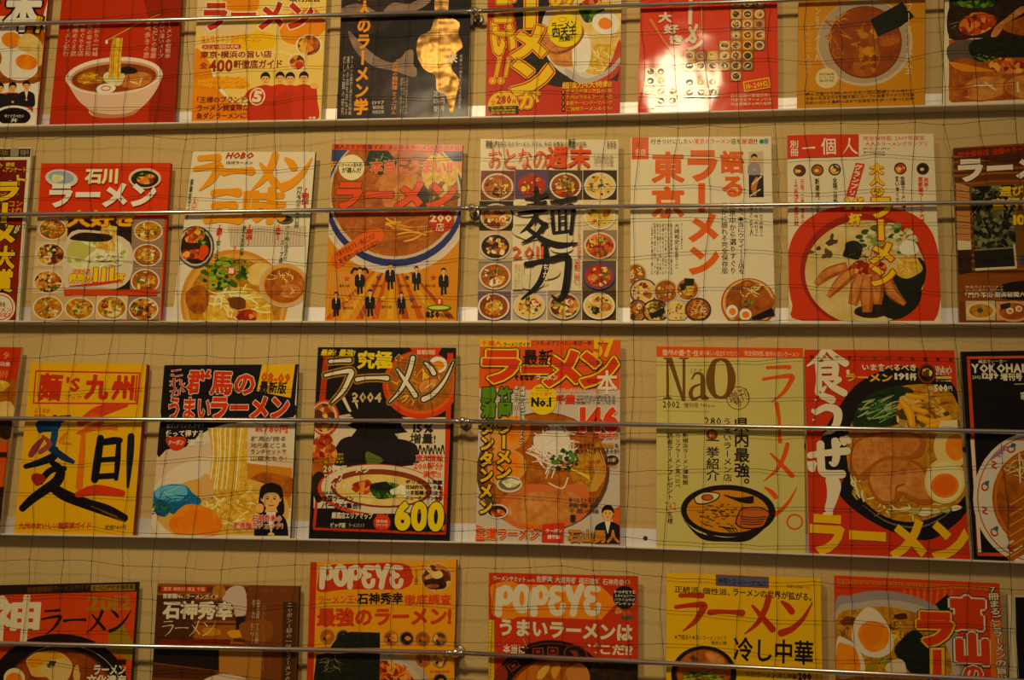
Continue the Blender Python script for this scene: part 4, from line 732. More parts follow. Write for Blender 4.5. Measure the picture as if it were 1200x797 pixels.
# ------------------------------------------------------------------ third row
B6 = (0, 395, 3.189); B7 = (170, 395, 3.189); B8 = (355, 395, 3.189); C1 = (545, 390, 3.067); C2 = (730, 390, 2.951); C3 = (930, 395, 2.845); C4 = (1110, 395, 2.8)
def r3_sliver():
    mag('magazine', 'red-topped magazine mostly cut off by the left frame edge, third shelf', B6, [(-380, 30), (82, 38), (-4, 738), (-480, 740)], '#9a5a24', 2, .006, '#b8a890')
    p('banner'); P([(-380, 32), (80, 40), (62, 160), (-400, 150)], '#b02818'); T('9', 10, 55, 36, 85, '#d86c58', .03); T('特集', 0, 92, 38, 110, '#e0cbb4', .02); T('100', 0, 122, 30, 155, '#d86c58', .03)
    p('food_picture'); P([(-400, 150), (62, 160), (32, 400), (-440, 400)], 'broth'); blob(0, 180, 40, 20, 'noodle', .2); blob(10, 280, 40, 40, 'pale', .2); blob(20, 340, 30, 40, 'dark', .2); P([(-440, 400), (32, 400), (10, 560), (-470, 560)], '#c0481c'); P([(-440, 425), (28, 430), (26, 450), (-450, 450)], '#3c1c14'); P([(-460, 560), (16, 560), (-4, 738), (-480, 738)], 'dark')
    done()
def r3_kyushu():
    mag('magazine', 'yellow magazine with a huge multicoloured brush character', B6, [(115, 94), (548, 102), (497, 732), (52, 734)], '#d8a008', 2, .012, '#7c2c14')
    p('masthead'); o = '#b02818'
    P([(132, 124), (526, 132), (514, 252), (122, 250)], o); P([(137, 130), (519, 138), (508, 246), (128, 244)], '#d8a008'); P([(148, 134), (520, 138), (508, 246), (138, 240)], '#d8a008'); R(146, 140, 154, 240, o); R(505, 142, 512, 240, o)
    T('麺', 148, 134, 232, 240, o, .045, rot=2); T("'S", 246, 150, 300, 206, o, .04); T('ブック', 244, 216, 304, 236, o, .015); T('九', 316, 140, 408, 236, o, .06); T('州', 416, 142, 502, 238, o, .05)
    p('brush_character'); 
    blob(180, 335, 50, 26, '#1c3c64', .25, 9); L([(150, 350), (200, 318), (260, 298)], [20, 36, 14], '#1c3c64', caps=True); L([(205, 300), (205, 360), (192, 420)], [20, 26, 24], '#24486c', caps=True)
    L([(160, 380), (134, 412), (116, 440)], [12, 26, 22], '#7c3448', caps=True); L([(160, 370), (185, 400), (150, 430)], [10, 20, 18], '#8c4450', caps=True); L([(250, 360), (222, 392), (265, 400)], [12, 9, 9], '#c86c1c', caps=True); L([(228, 400), (246, 372)], 8, '#c87c20', False)
    L([(96, 484), (150, 468), (200, 446), (208, 420)], [18, 26, 30, 22], '#161a2c', caps=True); L([(200, 420), (236, 448), (272, 466)], [24, 26, 16], '#1c3454', caps=True); L([(240, 492), (190, 498), (150, 540)], [20, 24, 26], '#14161c', caps=True); blob(142, 530, 26, 24, '#8c1c1c', .2)
    L([(196, 470), (226, 500), (212, 540), (170, 570), (120, 606), (84, 640)], [22, 34, 40, 36, 32, 26], '#16141a', caps=True); L([(190, 556), (240, 590), (320, 622), (400, 648), (464, 676)], [34, 42, 40, 42, 30], '#1a1210', caps=True); L([(380, 650), (466, 690)], 5, '#6c3c14', False); L([(340, 632), (440, 672)], 3, '#7c4c18', False)
    L([(420, 262), (360, 284), (300, 322)], [36, 44, 26], '#b83c34', caps=True); L([(345, 290), (380, 316), (290, 360)], [20, 24, 10], '#c05030', caps=True); L([(470, 254), (400, 274)], [18, 30], '#b83c34', caps=True); L([(300, 366), (370, 340), (440, 340)], [6, 10, 20], '#c8642c')
    L([(312, 366), (306, 450), (296, 560)], [18, 24, 26], '#c86830', caps=True); L([(292, 588), (360, 572), (456, 584)], [24, 40, 26], '#b8301c', caps=True)
    L([(376, 378), (366, 450), (354, 532)], [26, 30, 28], '#14110f', caps=True); L([(372, 396), (420, 388), (448, 386)], [22, 28, 22], '#14110f', caps=True); L([(444, 392), (440, 460), (434, 530)], [18, 22, 16], '#161410', caps=True); L([(372, 460), (434, 456)], 20, '#16120f', False, caps=True); L([(360, 522), (430, 518)], 22, '#16120f', False, caps=True); L([(490, 372), (486, 450), (478, 560)], [26, 26, 10], '#1c2030', caps=True)
    p('caption_lettering'); T('ふくおか', 128, 266, 188, 284, '#b8301c', .025); T('麺道楽', 128, 288, 170, 302, '#b8501c'); T('九州のおいしい麺探検ガイド', 72, 692, 340, 718, '#b02818', .03); T('定価780円', 392, 702, 470, 720, '#3c2c14', .01)
    done()
def r3_gunma():
    mag('magazine', 'black and white magazine with red lettering, noodles lifted beside blue-green leaves', B7, [(72, 105), (572, 102), (542, 742), (20, 738)], '#cabfae', 2, .006, '#2c2622')
    p('banner'); B([(72, 106), (438, 103), (420, 190), (530, 230), (560, 250), (550, 300), (300, 325), (180, 380), (52, 450), (60, 300)], '#1a1416', 3); P([(72, 106), (60, 330), (300, 325), (556, 300), (572, 102)], '#1a1416'); B([(58, 330), (200, 320), (180, 390), (52, 452)], '#1a1416')
    p('ramen_picture'); B([(52, 450), (180, 410), (300, 380), (420, 400), (548, 450), (545, 640), (542, 742), (20, 738)], '#c8b09a'); E(300, 640, 290, 200, '#d4c4b0'); P([(370, 470), (550, 490), (545, 640), (370, 640)], '#b8763c'); blob(460, 560, 90, 60, 'broth', .15); E(290, 650, 250, 130, '#c89a60'); blob(310, 640, 130, 100, 'noodle', .12); strands(320, 640, 140, 80, 40)
    L([(310, 335), (316, 430), (312, 520), (300, 600)], [150, 130, 140, 110], 'noodle')
    for k in range(14): L([(250+k*10, 340), (256+k*8.5, 440), (240+k*9, 570)], 4.5, cur.rng.choice(('#f0dca0', '#d8b464', '#f4e8c0', '#c89c4c')))
    blob(110, 600, 85, 45, '#2c6ca0', .25); blob(100, 585, 60, 34, '#68a8d0', .3); blob(70, 640, 40, 26, '#245478', .3); greens(60, 640, 46, 26, 12, ('#3c6c2c', '#24401c')); blob(130, 640, 50, 24, '#2c5c80', .3); strands(110, 595, 70, 40, 14, ('#8cc0e0', '#2c5c80', '#4c88b0'), 4)
    blob(190, 690, 95, 66, 'yolk', .08); blob(200, 680, 60, 40, '#d8701c', .2); blob(230, 560, 30, 40, '#c89c70', .3)
    p('title_lettering'); o = [('#d8ccb8', .03)]; V('これが', 92, 122, 150, 220, '#b82c1c', .02, o, rot=-8); T('群馬の', 158, 124, 412, 218, '#b82c2c', .04, o, rot=2); T('うまい', 88, 226, 246, 308, '#b82c1c', .035, o); T('ラーメン', 246, 222, 540, 308, '#b82818', .055, o)
    p('edition_sticker'); P([(438, 104), (562, 102), (545, 228), (418, 202)], '#d8a418'); T('08-09', 434, 132, 544, 176, '#b84c24', .05, rot=4); T('最新版', 428, 166, 530, 212, '#2c1c10', .035, rot=4)
    p('caption_lettering'); T('餃子、ドリンク、サイド', 82, 324, 222, 340, '#a89c8c', .01); T('使って得する', 78, 348, 220, 374, '#d8ccb4', .035); B([(80, 378), (150, 376), (146, 410), (118, 424), (92, 412)], '#b82818'); T('クーポン', 86, 384, 146, 404, '#e0cbb0', .03); T('満載!!', 158, 382, 234, 410, '#d8ccb4', .04); T('定価', 412, 338, 442, 354, '#c83820', .03); T('780円', 444, 330, 534, 358, '#c83820', .05, [('#d8c8b0', .03)]); lines(['群馬が誇る', '地元麺どころ', 'ランチセットで', '山盛大もり!'], 396, 368, 528, 466, '#7c6c60', .01)
    p('portrait_picture'); person(472, 604, 44, '#16141a', lng=True, bw=1.4, bh=2.6, shirt='#d8ccc0', arms=True); E(430, 640, 16, 18, '#d8a070')
    p('name_lettering'); o = [('#e8dcc8', .06)]; T('石神秀幸の', 400, 664, 512, 692, '#b82818', .035, o); T('群馬麺店チェック!', 332, 692, 516, 718, '#b82818', .035, o)
    done()
def r3_ultimate():
    mag('magazine', 'black magazine with red frame lines and big white outlined brush title', B8, [(56, 38), (570, 40), (546, 756), (22, 742)], '#1c1614', 2, .007, '#181210', bump=.3)
    p('cover_picture'); P([(44, 300), (548, 300), (535, 640), (40, 640)], '#c8bca4'); P([(78, 60), (100, 60), (82, 250), (60, 250)], '#a02c1c'); P([(540, 60), (562, 60), (535, 728), (522, 728)], '#b02c18'); P([(40, 712), (535, 730), (534, 740), (38, 722)], '#b02c18'); P([(50, 560), (62, 560), (46, 716), (36, 714)], '#b02c18')
    P([(100, 200), (300, 240), (300, 300), (140, 300)], '#1a1412'); L([(140, 205), (172, 270), (190, 300)], [14, 10, 3], '#c8bca4', False); L([(190, 225), (215, 290)], [10, 3], '#c8bca4', False); L([(120, 300), (190, 290)], [6, 12], '#b0a490', False)
    p('burst_print'); pts = []; r = cur.rng
    for k in range(30): a = k*6.2832/30; q = (1.0 if k % 2 else .72)*r.uniform(.9, 1.1); pts.append((275+115*q*math.cos(a), 330+120*q*math.sin(a)))
    P(pts, '#191413'); B([(130, 400), (170, 372), (230, 380), (275, 400), (330, 380), (400, 390), (430, 420), (410, 480), (120, 480)], '#221c1c'); B([(235, 430), (270, 440), (300, 460), (270, 480), (240, 475)], '#5c6830')
    for k in range(9): L([(404+k*14, 440), (410+k*14, 404+(k % 2)*10), (416+k*14, 438)], [3, 6, 3], '#2c2420')
    p('ramen_picture'); E(440, 178, 142, 128, '#b83418'); E(440, 172, 130, 116, '#c8501c'); E(440, 168, 122, 108, 'broth'); strands(430, 180, 110, 80, 30, ('#d8a050', '#c07830', '#e0b868')); egg(505, 104, 34, 30); pork(480, 190, 50, 36)
    E(82, 302, 54, 68, '#b83c20'); E(80, 302, 48, 60, '#c8a890'); E(78, 302, 42, 54, 'mix'); blob(80, 430, 50, 60, 'mixr', .2); blob(74, 500, 40, 50, 'broth', .2); blob(60, 560, 30, 60, 'dark', .2)
    E(290, 575, 235, 100, '#b83c20', 3); E(290, 570, 222, 92, '#c8bca4', 3); E(292, 566, 190, 72, '#7c3424', 3); E(292, 572, 170, 58, 'pale', 3); blob(225, 560, 45, 26, 'mixr', .2); B([(250, 560), (300, 545), (350, 548), (390, 570), (350, 596), (300, 606), (270, 600)], 'green'); blob(290, 558, 40, 16, 'nori', .3); blob(370, 575, 40, 20, 'veg', .3); P([(90, 660), (535, 660), (535, 700), (90, 690)], '#1c1614')
    p('title_lettering'); T('最新!', 68, 46, 124, 70, '#d8b81c', .03, sk=.15); T('最強!', 136, 46, 196, 72, '#d8b81c', .03, sk=.15); T('究極', 204, 52, 336, 120, '#dcbc1c', .045); T('の', 342, 62, 374, 96, '#c8a850', .01); BK('ラーメン', 74, 70, 565, 250, '#d8ccb4', .95, o=[('#8a6c3c', 22), ('#2c1c10', 10)]); T('2004', 184, 206, 294, 246, '#b8a480', .03)
    p('badge'); P([(400, 40), (520, 40), (505, 66), (460, 76), (412, 60)], '#b82c18'); T('首都圏版', 426, 48, 496, 66, '#d8c8b0', .02); E(296, 694, 32, 32, '#b82818'); T('No.1', 276, 660, 318, 680, '#c83420', .04); lines(['保存版', 'ガイド付'], 274, 682, 318, 710, '#e0ccb0', .01)
    p('caption_lettering'); T('15%', 412, 324, 488, 358, '#2c241c', .035); T('増量!', 400, 360, 496, 398, '#2c241c', .025); lines(['ラーメン1800軒の中から', 'ベスト600店を', '紹介します!'], 80, 432, 152, 474, '#c8b81c', .02); T('2004ラーメン', 78, 480, 250, 508, '#d8ccb4', .035); T('ニュース', 78, 512, 150, 540, '#d8ccb4', .035); T('スペシャル', 78, 542, 188, 570, '#d8ccb4', .035); T('永久保存', 72, 576, 124, 590, '#1c1614', .02); T('全国ラーメン', 72, 592, 190, 616, '#1c1614', .035); T('パーク大集合!!', 70, 618, 218, 642, '#1c1614', .035)
    o = [('#d8c8ac', .05)]; T('東海情報', 422, 440, 524, 466, '#c83420', .04, o); T('200軒分', 414, 468, 524, 496, '#c83420', .04, o); T('満載!!', 448, 500, 516, 526, '#c83420', .04, o); lines(['ボリューム満腹', '圧倒的なデータ量!', 'いま話題のお店や', 'ニューオープン含む'], 384, 532, 522, 612, '#1c1614', .03); T('厳選店エリアマップ', 108, 656, 262, 680, '#d8ccb4', .03); T('ビッグ版', 104, 694, 160, 714, '#d8ccb4', .03); T('ラーメンガイド', 172, 696, 230, 712, '#a8987c'); T('軒', 514, 706, 530, 722, '#d8b81c', .02)
    p('number_lettering'); T('600', 344, 614, 528, 726, '#d8bc18', .055, [('#1c1614', .03)])
    done()
def r3_chiba():
    mag('magazine', 'orange-red magazine with yellow-edged title, roast pork and white onion strips', C1, [(54, 24), (558, 26), (556, 758), (38, 752)], '#b8aca4', 2, .006, '#b0502c')
    p('banner'); P([(54, 26), (558, 26), (556, 205), (50, 205)], '#c84a18'); P([(54, 24), (236, 24), (236, 50), (54, 50)], '#d8a81c'); T('千葉人', 58, 28, 132, 48, '#c84a18', .04); T('ラーメンガイド', 138, 34, 232, 50, '#2c1c10', .03); T('この冬、必ず食べたい新店一挙!', 240, 28, 458, 46, '#3c140c', .025); P([(38, 690), (70, 700), (70, 752), (38, 752)], '#c84a18'); P([(38, 200), (120, 200), (80, 620), (40, 690)], '#b8aca8'); P([(530, 640), (557, 620), (557, 758), (530, 758)], '#c0562c')
    p('ramen_picture'); E(280, 500, 240, 215, '#5c4438'); E(286, 490, 222, 200, 'broth'); blob(150, 360, 75, 65, '#c88a5c', .08); blob(180, 350, 55, 50, 'yolk', .1); blob(145, 480, 70, 70, '#c88a5c', .08); blob(150, 480, 52, 54, 'yolk', .1); blob(400, 370, 100, 50, 'porkd', .1); blob(440, 500, 60, 80, 'noodled', .1); [L([(440+k*9, 420), (470+k*7, 500), (440+k*6, 570)], 4, '#c09058') for k in range(6)]
    B([(120, 640), (150, 580), (220, 545), (330, 550), (420, 545), (455, 600), (430, 660), (350, 700), (220, 710), (150, 680)], '#b8644c', 4); B([(150, 640), (190, 590), (280, 570), (390, 575), (420, 610), (380, 660), (280, 690), (190, 680)], 'pork', 4); B([(200, 640), (260, 600), (350, 610), (340, 650), (260, 670)], 'pork')
    strands(320, 420, 110, 100, 60, ('#e0d4c8', '#c8b8a8', '#f0e8dc', '#a89888'), 6); blob(320, 390, 60, 50, '#d8ccc0', .25); strands(330, 400, 90, 70, 30, ('#ece4d8', '#d0c4b8'), 5); L([(300, 540), (350, 560), (370, 520)], 5, '#e0d0b8'); greens(355, 460, 52, 40, 26, ('#24401c', '#3c5c24', '#5c7c34', '#1c3014')); [L([(380, 490), (420+k*6, 505+k*5), (450, 520+k*6)], 5, '#d8b85c') for k in range(4)]
    E(160, 545, 46, 30, '#c8bcb0'); E(160, 543, 40, 24, '#6c6458'); blob(165, 540, 30, 16, 'veg', .2); E(116, 642, 40, 26, '#d0c4b8'); E(116, 642, 34, 21, 'dark'); blob(116, 648, 24, 12, 'mixr', .2)
    p('badge'); E(280, 240, 52, 56, '#d8b414'); lines(['関東最大級の', 'クチコミで人気'], 254, 194, 302, 214, '#5c3c14'); T('ガイド満載', 236, 214, 314, 228, '#c84a18', .02); T('No.1', 238, 232, 310, 268, '#1c1410', .055)
    p('title_lettering'); o = [('#1c120c', .07), ('#d8b820', .045)]; T('ラ', 62, 62, 200, 182, '#bc2c10', .06, o); T('ー', 190, 120, 330, 148, '#bc2c10', .06, o); T('メ', 280, 62, 420, 196, '#bc2c10', .06, o); T('ン', 412, 68, 552, 196, '#bc2c10', .06, o); T('最新', 208, 60, 318, 118, '#1c120c', .01); T('ぐるなび', 180, 150, 250, 172, '#1c1410', .045); T('ラーメン', 256, 150, 334, 172, '#c8bcb0', .04); T('本', 472, 136, 548, 222, '#d8ccb8', .02); T('57', 460, 20, 536, 90, '#d8a414', .05); T('ゼロ', 436, 166, 470, 182, '#3c140c', .02)
    p('side_lettering'); o = [('#1c140c', .07)]; V('勝浦', 58, 194, 112, 306, '#5c7c1c', .055, o); V('竹岡', 118, 194, 170, 304, '#5c7c1c', .055, o); V('タンタンメン', 52, 312, 102, 652, '#d8a818', .05, o); V('ラーメン', 112, 316, 168, 526, '#d8a818', .05, o); V('房総の2大ご当地ラーメン', 196, 192, 216, 400, '#e0d4c0', .03, [('#2c1c14', .05)]); V('まるごと紹介!!', 176, 192, 192, 302, '#e0d4c0', .03, [('#2c1c14', .05)])
    p('caption_lettering'); T('千葉', 326, 222, 396, 256, '#c83018', .05); lines(['行列店から新店まで', '地元っ子がすすめる店', '特製クーポン付き'], 400, 224, 540, 258, '#3c2c20'); T('決定版の最強保存版シリーズ!', 326, 200, 490, 216, '#d8a490', .02); T('146', 412, 266, 552, 360, '#c42c14', .06, [('#d8c8b4', .03)]); T('全', 398, 338, 424, 362, '#c42c14', .03); T('軒掲載', 482, 360, 552, 382, '#c83c20', .03, [('#e0d0bc', .04)]); T('千葉で食す', 396, 398, 464, 414, '#2c1c14', .02); T('最強麺', 466, 396, 534, 414, '#a87c1c', .03); T('を', 538, 398, 552, 414, '#2c1c14', .02); T('ホントにきているのか?', 398, 416, 554, 434, '#2c1c14', .02)
    T('クーポン満載', 440, 456, 488, 470, '#a83420', .01); E(528, 458, 24, 17, '#3c2420'); T('30軒', 512, 450, 544, 466, '#c8b0a0', .02); T('お得なラーメン割引付', 428, 474, 548, 486, '#b85848', .01); lines(['食べなきゃ損する', '麺食べ', '千葉の麺'], 372, 590, 480, 650, '#4c3c34', .01); V('!!!', 374, 654, 402, 680, '#2c1c14', .04)
    p('portrait_picture'); person(513, 650, 25, '#1c1c28', bw=1.9, bh=3.2, shirt='#d8ccc0')
    p('name_lettering'); T('王道ラーメン', 38, 700, 266, 744, '#cc4814', .05, [('#d8c8ac', .04)]); T('特集', 214, 684, 270, 708, '#cc6c14', .04); P([(278, 690), (356, 682), (354, 758), (276, 756)], '#b82a1c'); T('クーポン', 290, 704, 348, 720, '#e0ccb8', .03); T('掲載誌', 296, 726, 342, 742, '#e0ccb8', .04); T('石山勇人', 370, 708, 556, 756, '#b8761c', .05, [('#3c1c0c', .03)])
    done()
def r3_nao():
    mag('magazine', 'pale yellow-green magazine with brown serif masthead and a drawn bowl', C2, [(116, 46), (622, 52), (632, 764), (116, 742)], '#b8ae78', 2, .005, '#a83418')
    p('banner'); P([(116, 47), (622, 53), (624, 88), (116, 84)], '#c4481c'); T('信州の遊・食・住', 136, 58, 262, 80, '#d8b8a0', .03, rot=.6); T('創る楽しい役立ちマガジン', 266, 62, 400, 80, '#d8b8a0', .01, rot=.6); T('完全保存版。信州の旨いラーメン', 420, 64, 610, 82, '#d8b8a0', .015, rot=.6)
    p('masthead_lettering'); c = '#6a4a20'
    P([(140, 86), (170, 86), (206, 206), (206, 92), (194, 90), (194, 86), (228, 86), (228, 90), (216, 92), (216, 238), (204, 236), (158, 104), (158, 220), (170, 226), (170, 230), (138, 230), (138, 226), (150, 222), (150, 94), (140, 90)], c)
    L([(238, 162), (250, 142), (268, 142), (276, 160), (276, 228)], [5, 9, 10, 16, 18], c); L([(276, 176), (244, 188), (234, 212), (246, 230), (276, 214)], [5, 10, 15, 12, 4], c); P([(266, 214), (286, 214), (298, 226), (296, 231), (276, 232), (268, 228)], c)
    ring(338, 158, 34, 66, 9, c); L([(338, 90), (318, 98), (306, 130), (302, 160), (306, 190), (318, 218), (338, 228)], [4, 14, 26, 30, 26, 14, 4], c); L([(338, 90), (358, 98), (372, 130), (376, 160), (372, 190), (358, 218), (338, 228)], [4, 14, 24, 28, 24, 14, 4], c)
    T('[ナオ]', 236, 124, 282, 140, c, .0); T('2002', 138, 236, 196, 260, '#4c3818', .02); T('増刊号', 210, 242, 262, 260, '#5c4828', .01); T('780yen', 268, 246, 318, 260, '#5c4828', .01); L([(140, 270), (300, 273)], 2, '#8c8050', False)
    p('stamp_print'); ring(398, 226, 39, 39, 2.6, '#6c3028'); T('増刊', 364, 198, 434, 240, '#6c3028', .0, rot=-18); T('号', 386, 232, 412, 256, '#6c3028', .0, rot=-10)
    p('title_lettering'); c = '#c44a14'; BK('ラーメン', 478, 104, 604, 656, c, .95, v=True); ring(594, 654, 26, 25, 6, c)
    p('caption_lettering'); k = '#2c2010'; V('県内最強。', 384, 294, 438, 522, k, .022); V('うまいラーメン店', 346, 296, 376, 514, k, .008); T('280', 282, 292, 340, 320, k, .01); E(308, 352, 20, 19, '#7c3018'); T('軒', 298, 342, 318, 362, '#c8a060', .01); V('一挙紹介', 288, 370, 334, 512, k, .014); V('新横浜ラーメン博物館', 206, 346, 226, 526, k, .008); V('カップラーメン食べ比べ', 180, 348, 200, 536, k, .008); V('読者ラーメンプレゼント', 152, 346, 174, 576, k, .008); T('762', 146, 586, 184, 612, '#a83c20', .0); V('名様', 154, 618, 176, 662, k, .01)
    p('bowl_picture'); E(364, 684, 82, 32, '#2c2010'); E(362, 678, 74, 30, '#c0b488'); E(364, 616, 164, 90, '#1f1711', 2); B([(205, 640), (260, 690), (360, 708), (460, 690), (515, 650), (440, 716), (360, 722), (270, 712)], '#1f1711'); E(362, 618, 142, 74, '#b87a1c', 2)
    for k_ in range(60):
        a = cur.rng.random()*6.28; d = math.sqrt(cur.rng.random())*.85; x, y = 340+100*d*math.cos(a), 630+52*d*math.sin(a); L([(x-6, y-2), (x, y+2), (x+6, y-1)], 2.6, '#1f1711')
    B([(246, 570), (280, 552), (330, 556), (326, 574), (290, 590), (256, 590)], '#d0b888', 3); L([(246, 570), (280, 552), (330, 556), (326, 574), (290, 590), (256, 590), (246, 570)], 4, '#1f1711'); E(292, 570, 20, 10, '#a85834'); ring(292, 570, 20, 10, 3, '#1f1711'); B([(410, 608), (470, 604), (505, 622), (500, 640), (440, 640), (404, 634)], '#a8583c', 3); B([(394, 636), (440, 640), (498, 642), (480, 672), (420, 676), (392, 660)], '#a8583c', 3)
    L([(410, 608), (470, 604), (505, 622), (500, 642), (480, 672), (420, 676), (392, 660), (398, 630), (410, 608)], 4, '#1f1711'); [L([(404+k_*4, 634+k_*9), (450, 640+k_*8), (496-k_*4, 636+k_*8)], 3.2, '#1f1711') for k_ in range(4)]; [L([(350+k_*12, 562+k_*5), (400+k_*8, 572+k_*4), (452, 566+k_*5)], 4.5, '#1f1711') for k_ in range(5)]; [L([(330+k_*10, 668+k_*3), (352+k_*12, 676), (372+k_*8, 690)], 3, '#1f1711') for k_ in range(4)]
    done()
def r3_kuuze():
    mag('magazine', 'red magazine with white splashed brush lettering, pork slices and split eggs', C3, [(36, 42), (536, 44), (590, 742), (52, 722)], '#b02a14', 2, .008, '#c8b89c')
    p('ramen_picture'); B([(140, 250), (220, 150), (340, 100), (440, 110), (540, 170), (575, 400), (585, 560), (520, 640), (440, 678), (330, 650), (220, 590), (150, 520), (165, 470), (110, 450), (90, 350)], '#1c1816', 4); B([(180, 330), (240, 220), (380, 160), (530, 190), (580, 400), (570, 530), (470, 600), (360, 615), (260, 570), (190, 470)], 'noodled', 4); strands(380, 540, 150, 70, 40, ('#d8c08c', '#a8844c', '#8a6430', '#e8d4a0'), 6); L([(230, 560), (320, 620), (430, 632), (530, 580)], [2, 5, 6, 2], '#6a6058')
    B([(200, 270), (240, 200), (340, 165), (400, 180), (370, 220), (350, 290), (210, 300)], 'greend', 4); strands(290, 240, 90, 50, 40, ('#3c6438', '#6c8c58', '#24401c', '#98a47c'), 5, -35); B([(350, 210), (380, 195), (440, 200), (540, 270), (545, 300), (360, 300)], 'mixg', 4); strands(450, 240, 80, 40, 20, ('#a87838', '#c89850', '#7c5020'), 8)
    for st in ([(360, 215, 20), (385, 250, 28), (395, 292, 22)], [(380, 195, 18), (425, 200, 20), (460, 190, 14)], [(420, 270, 20), (470, 285, 26), (520, 270, 18)], [(450, 300, 22), (480, 292, 24)], [(400, 240, 16), (440, 250, 18)]): L([(a, b_) for a, b_, w_ in st], [w_ for a, b_, w_ in st], '#c8883c', caps=True); L([(a-2, b_-3) for a, b_, w_ in st], [w_*.5 for a, b_, w_ in st], '#d8a050', caps=True)
    P([(490, 280), (545, 276), (548, 306), (480, 306)], '#d0c4a0'); strands(220, 500, 40, 50, 14, ('#d8c08c', '#a88c54', '#e0d0a4'), 7, 60); [blob(370+k*34, 585-abs(k-2)*5, 20, 10, ('#d0c898', '#a8a868', '#e0d8b0')[k % 3], .3, 6) for k in range(6)]
    B([(186, 420), (196, 360), (240, 326), (330, 314), (410, 322), (440, 350), (420, 400), (340, 410), (260, 440), (240, 476), (205, 470)], '#9a5a34', 5); B([(194, 415), (206, 362), (250, 334), (330, 322), (400, 330), (420, 360), (380, 396), (300, 400), (240, 440), (215, 460)], 'pork', 5)
    B([(246, 470), (256, 430), (300, 404), (360, 400), (420, 420), (446, 450), (450, 500), (480, 540), (440, 560), (390, 545), (360, 530), (335, 555), (290, 555), (260, 520)], '#9a5a34', 5); B([(254, 470), (266, 436), (305, 412), (360, 410), (410, 428), (436, 460), (440, 505), (450, 540), (400, 535), (365, 515), (340, 520), (330, 545), (295, 545), (268, 515)], 'pork', 5); B([(310, 470), (345, 455), (375, 470), (365, 500), (340, 495)], '#b87458', 4); L([(340, 520), (345, 500), (370, 490)], [3, 8, 4], '#8c4c30')
    E(525, 370, 58, 70, '#d8bc84', -10); E(540, 368, 34, 44, 'yolk', -5); E(504, 480, 68, 76, '#d8bc84', 6); E(504, 482, 60, 66, '#e0cc9c', 6); E(504, 496, 47, 41, 'yolk'); E(504, 496, 38, 32, '#d85c14')
    p('title_lettering'); c = '#d8ccb4'; BK('食', 44, 30, 176, 190, c, 1.5); BK('う', 58, 186, 172, 330, c, 1.7); BK('ぜ', 50, 330, 186, 474, c, 1.6); L([(128, 478), (134, 500), (128, 540), (118, 572)], [44, 48, 36, 30], c, caps=True); blob(116, 588, 16, 10, c, .3); scatter(60, 200, 80, 330, 6, (c,), 3, 6); blob(168, 345, 12, 16, c, .2); blob(146, 358, 12, 12, c, .2); blob(60, 430, 16, 18, c, .3); L([(180, 110), (182, 128)], 10, c, False)
    T('ラーメン', 54, 600, 584, 742, '#d8a408', .055, rot=1.5)
    p('caption_lettering'); T('いま食べるべき', 228, 90, 408, 114, '#d8ccb4', .035); T('ラーメン', 174, 122, 330, 150, '#d89c10', .05); T('191', 336, 120, 382, 144, '#d8ccb4', .045); T('杯', 386, 120, 410, 146, '#d8ccb4', .035); T('定価', 444, 164, 468, 178, '#d8ccb4', .02); T('500', 468, 158, 514, 184, '#d8ccb4', .05); T('円', 516, 164, 528, 180, '#d8ccb4', .02)
    for k_, ch in enumerate('東京ウォーカー特別編集増'): T(ch, 54+k_*42, 60+k_*.8, 66+k_*42, 72+k_*.8, '#4c1c14', .01)
    E(444, 122, 31, 34, '#7c3020'); E(444, 122, 25, 27, 'dark'); blob(444, 122, 15, 14, 'mixg', .3); T("Walker's", 472, 96, 526, 120, '#d8ccb4', .03); T('BEST', 474, 120, 522, 128, '#c8b8a0'); P([(474, 132), (526, 132), (526, 140), (474, 140)], '#d8a818'); T('ラーメン特集', 474, 143, 524, 150, '#c8b8a0')
    done()
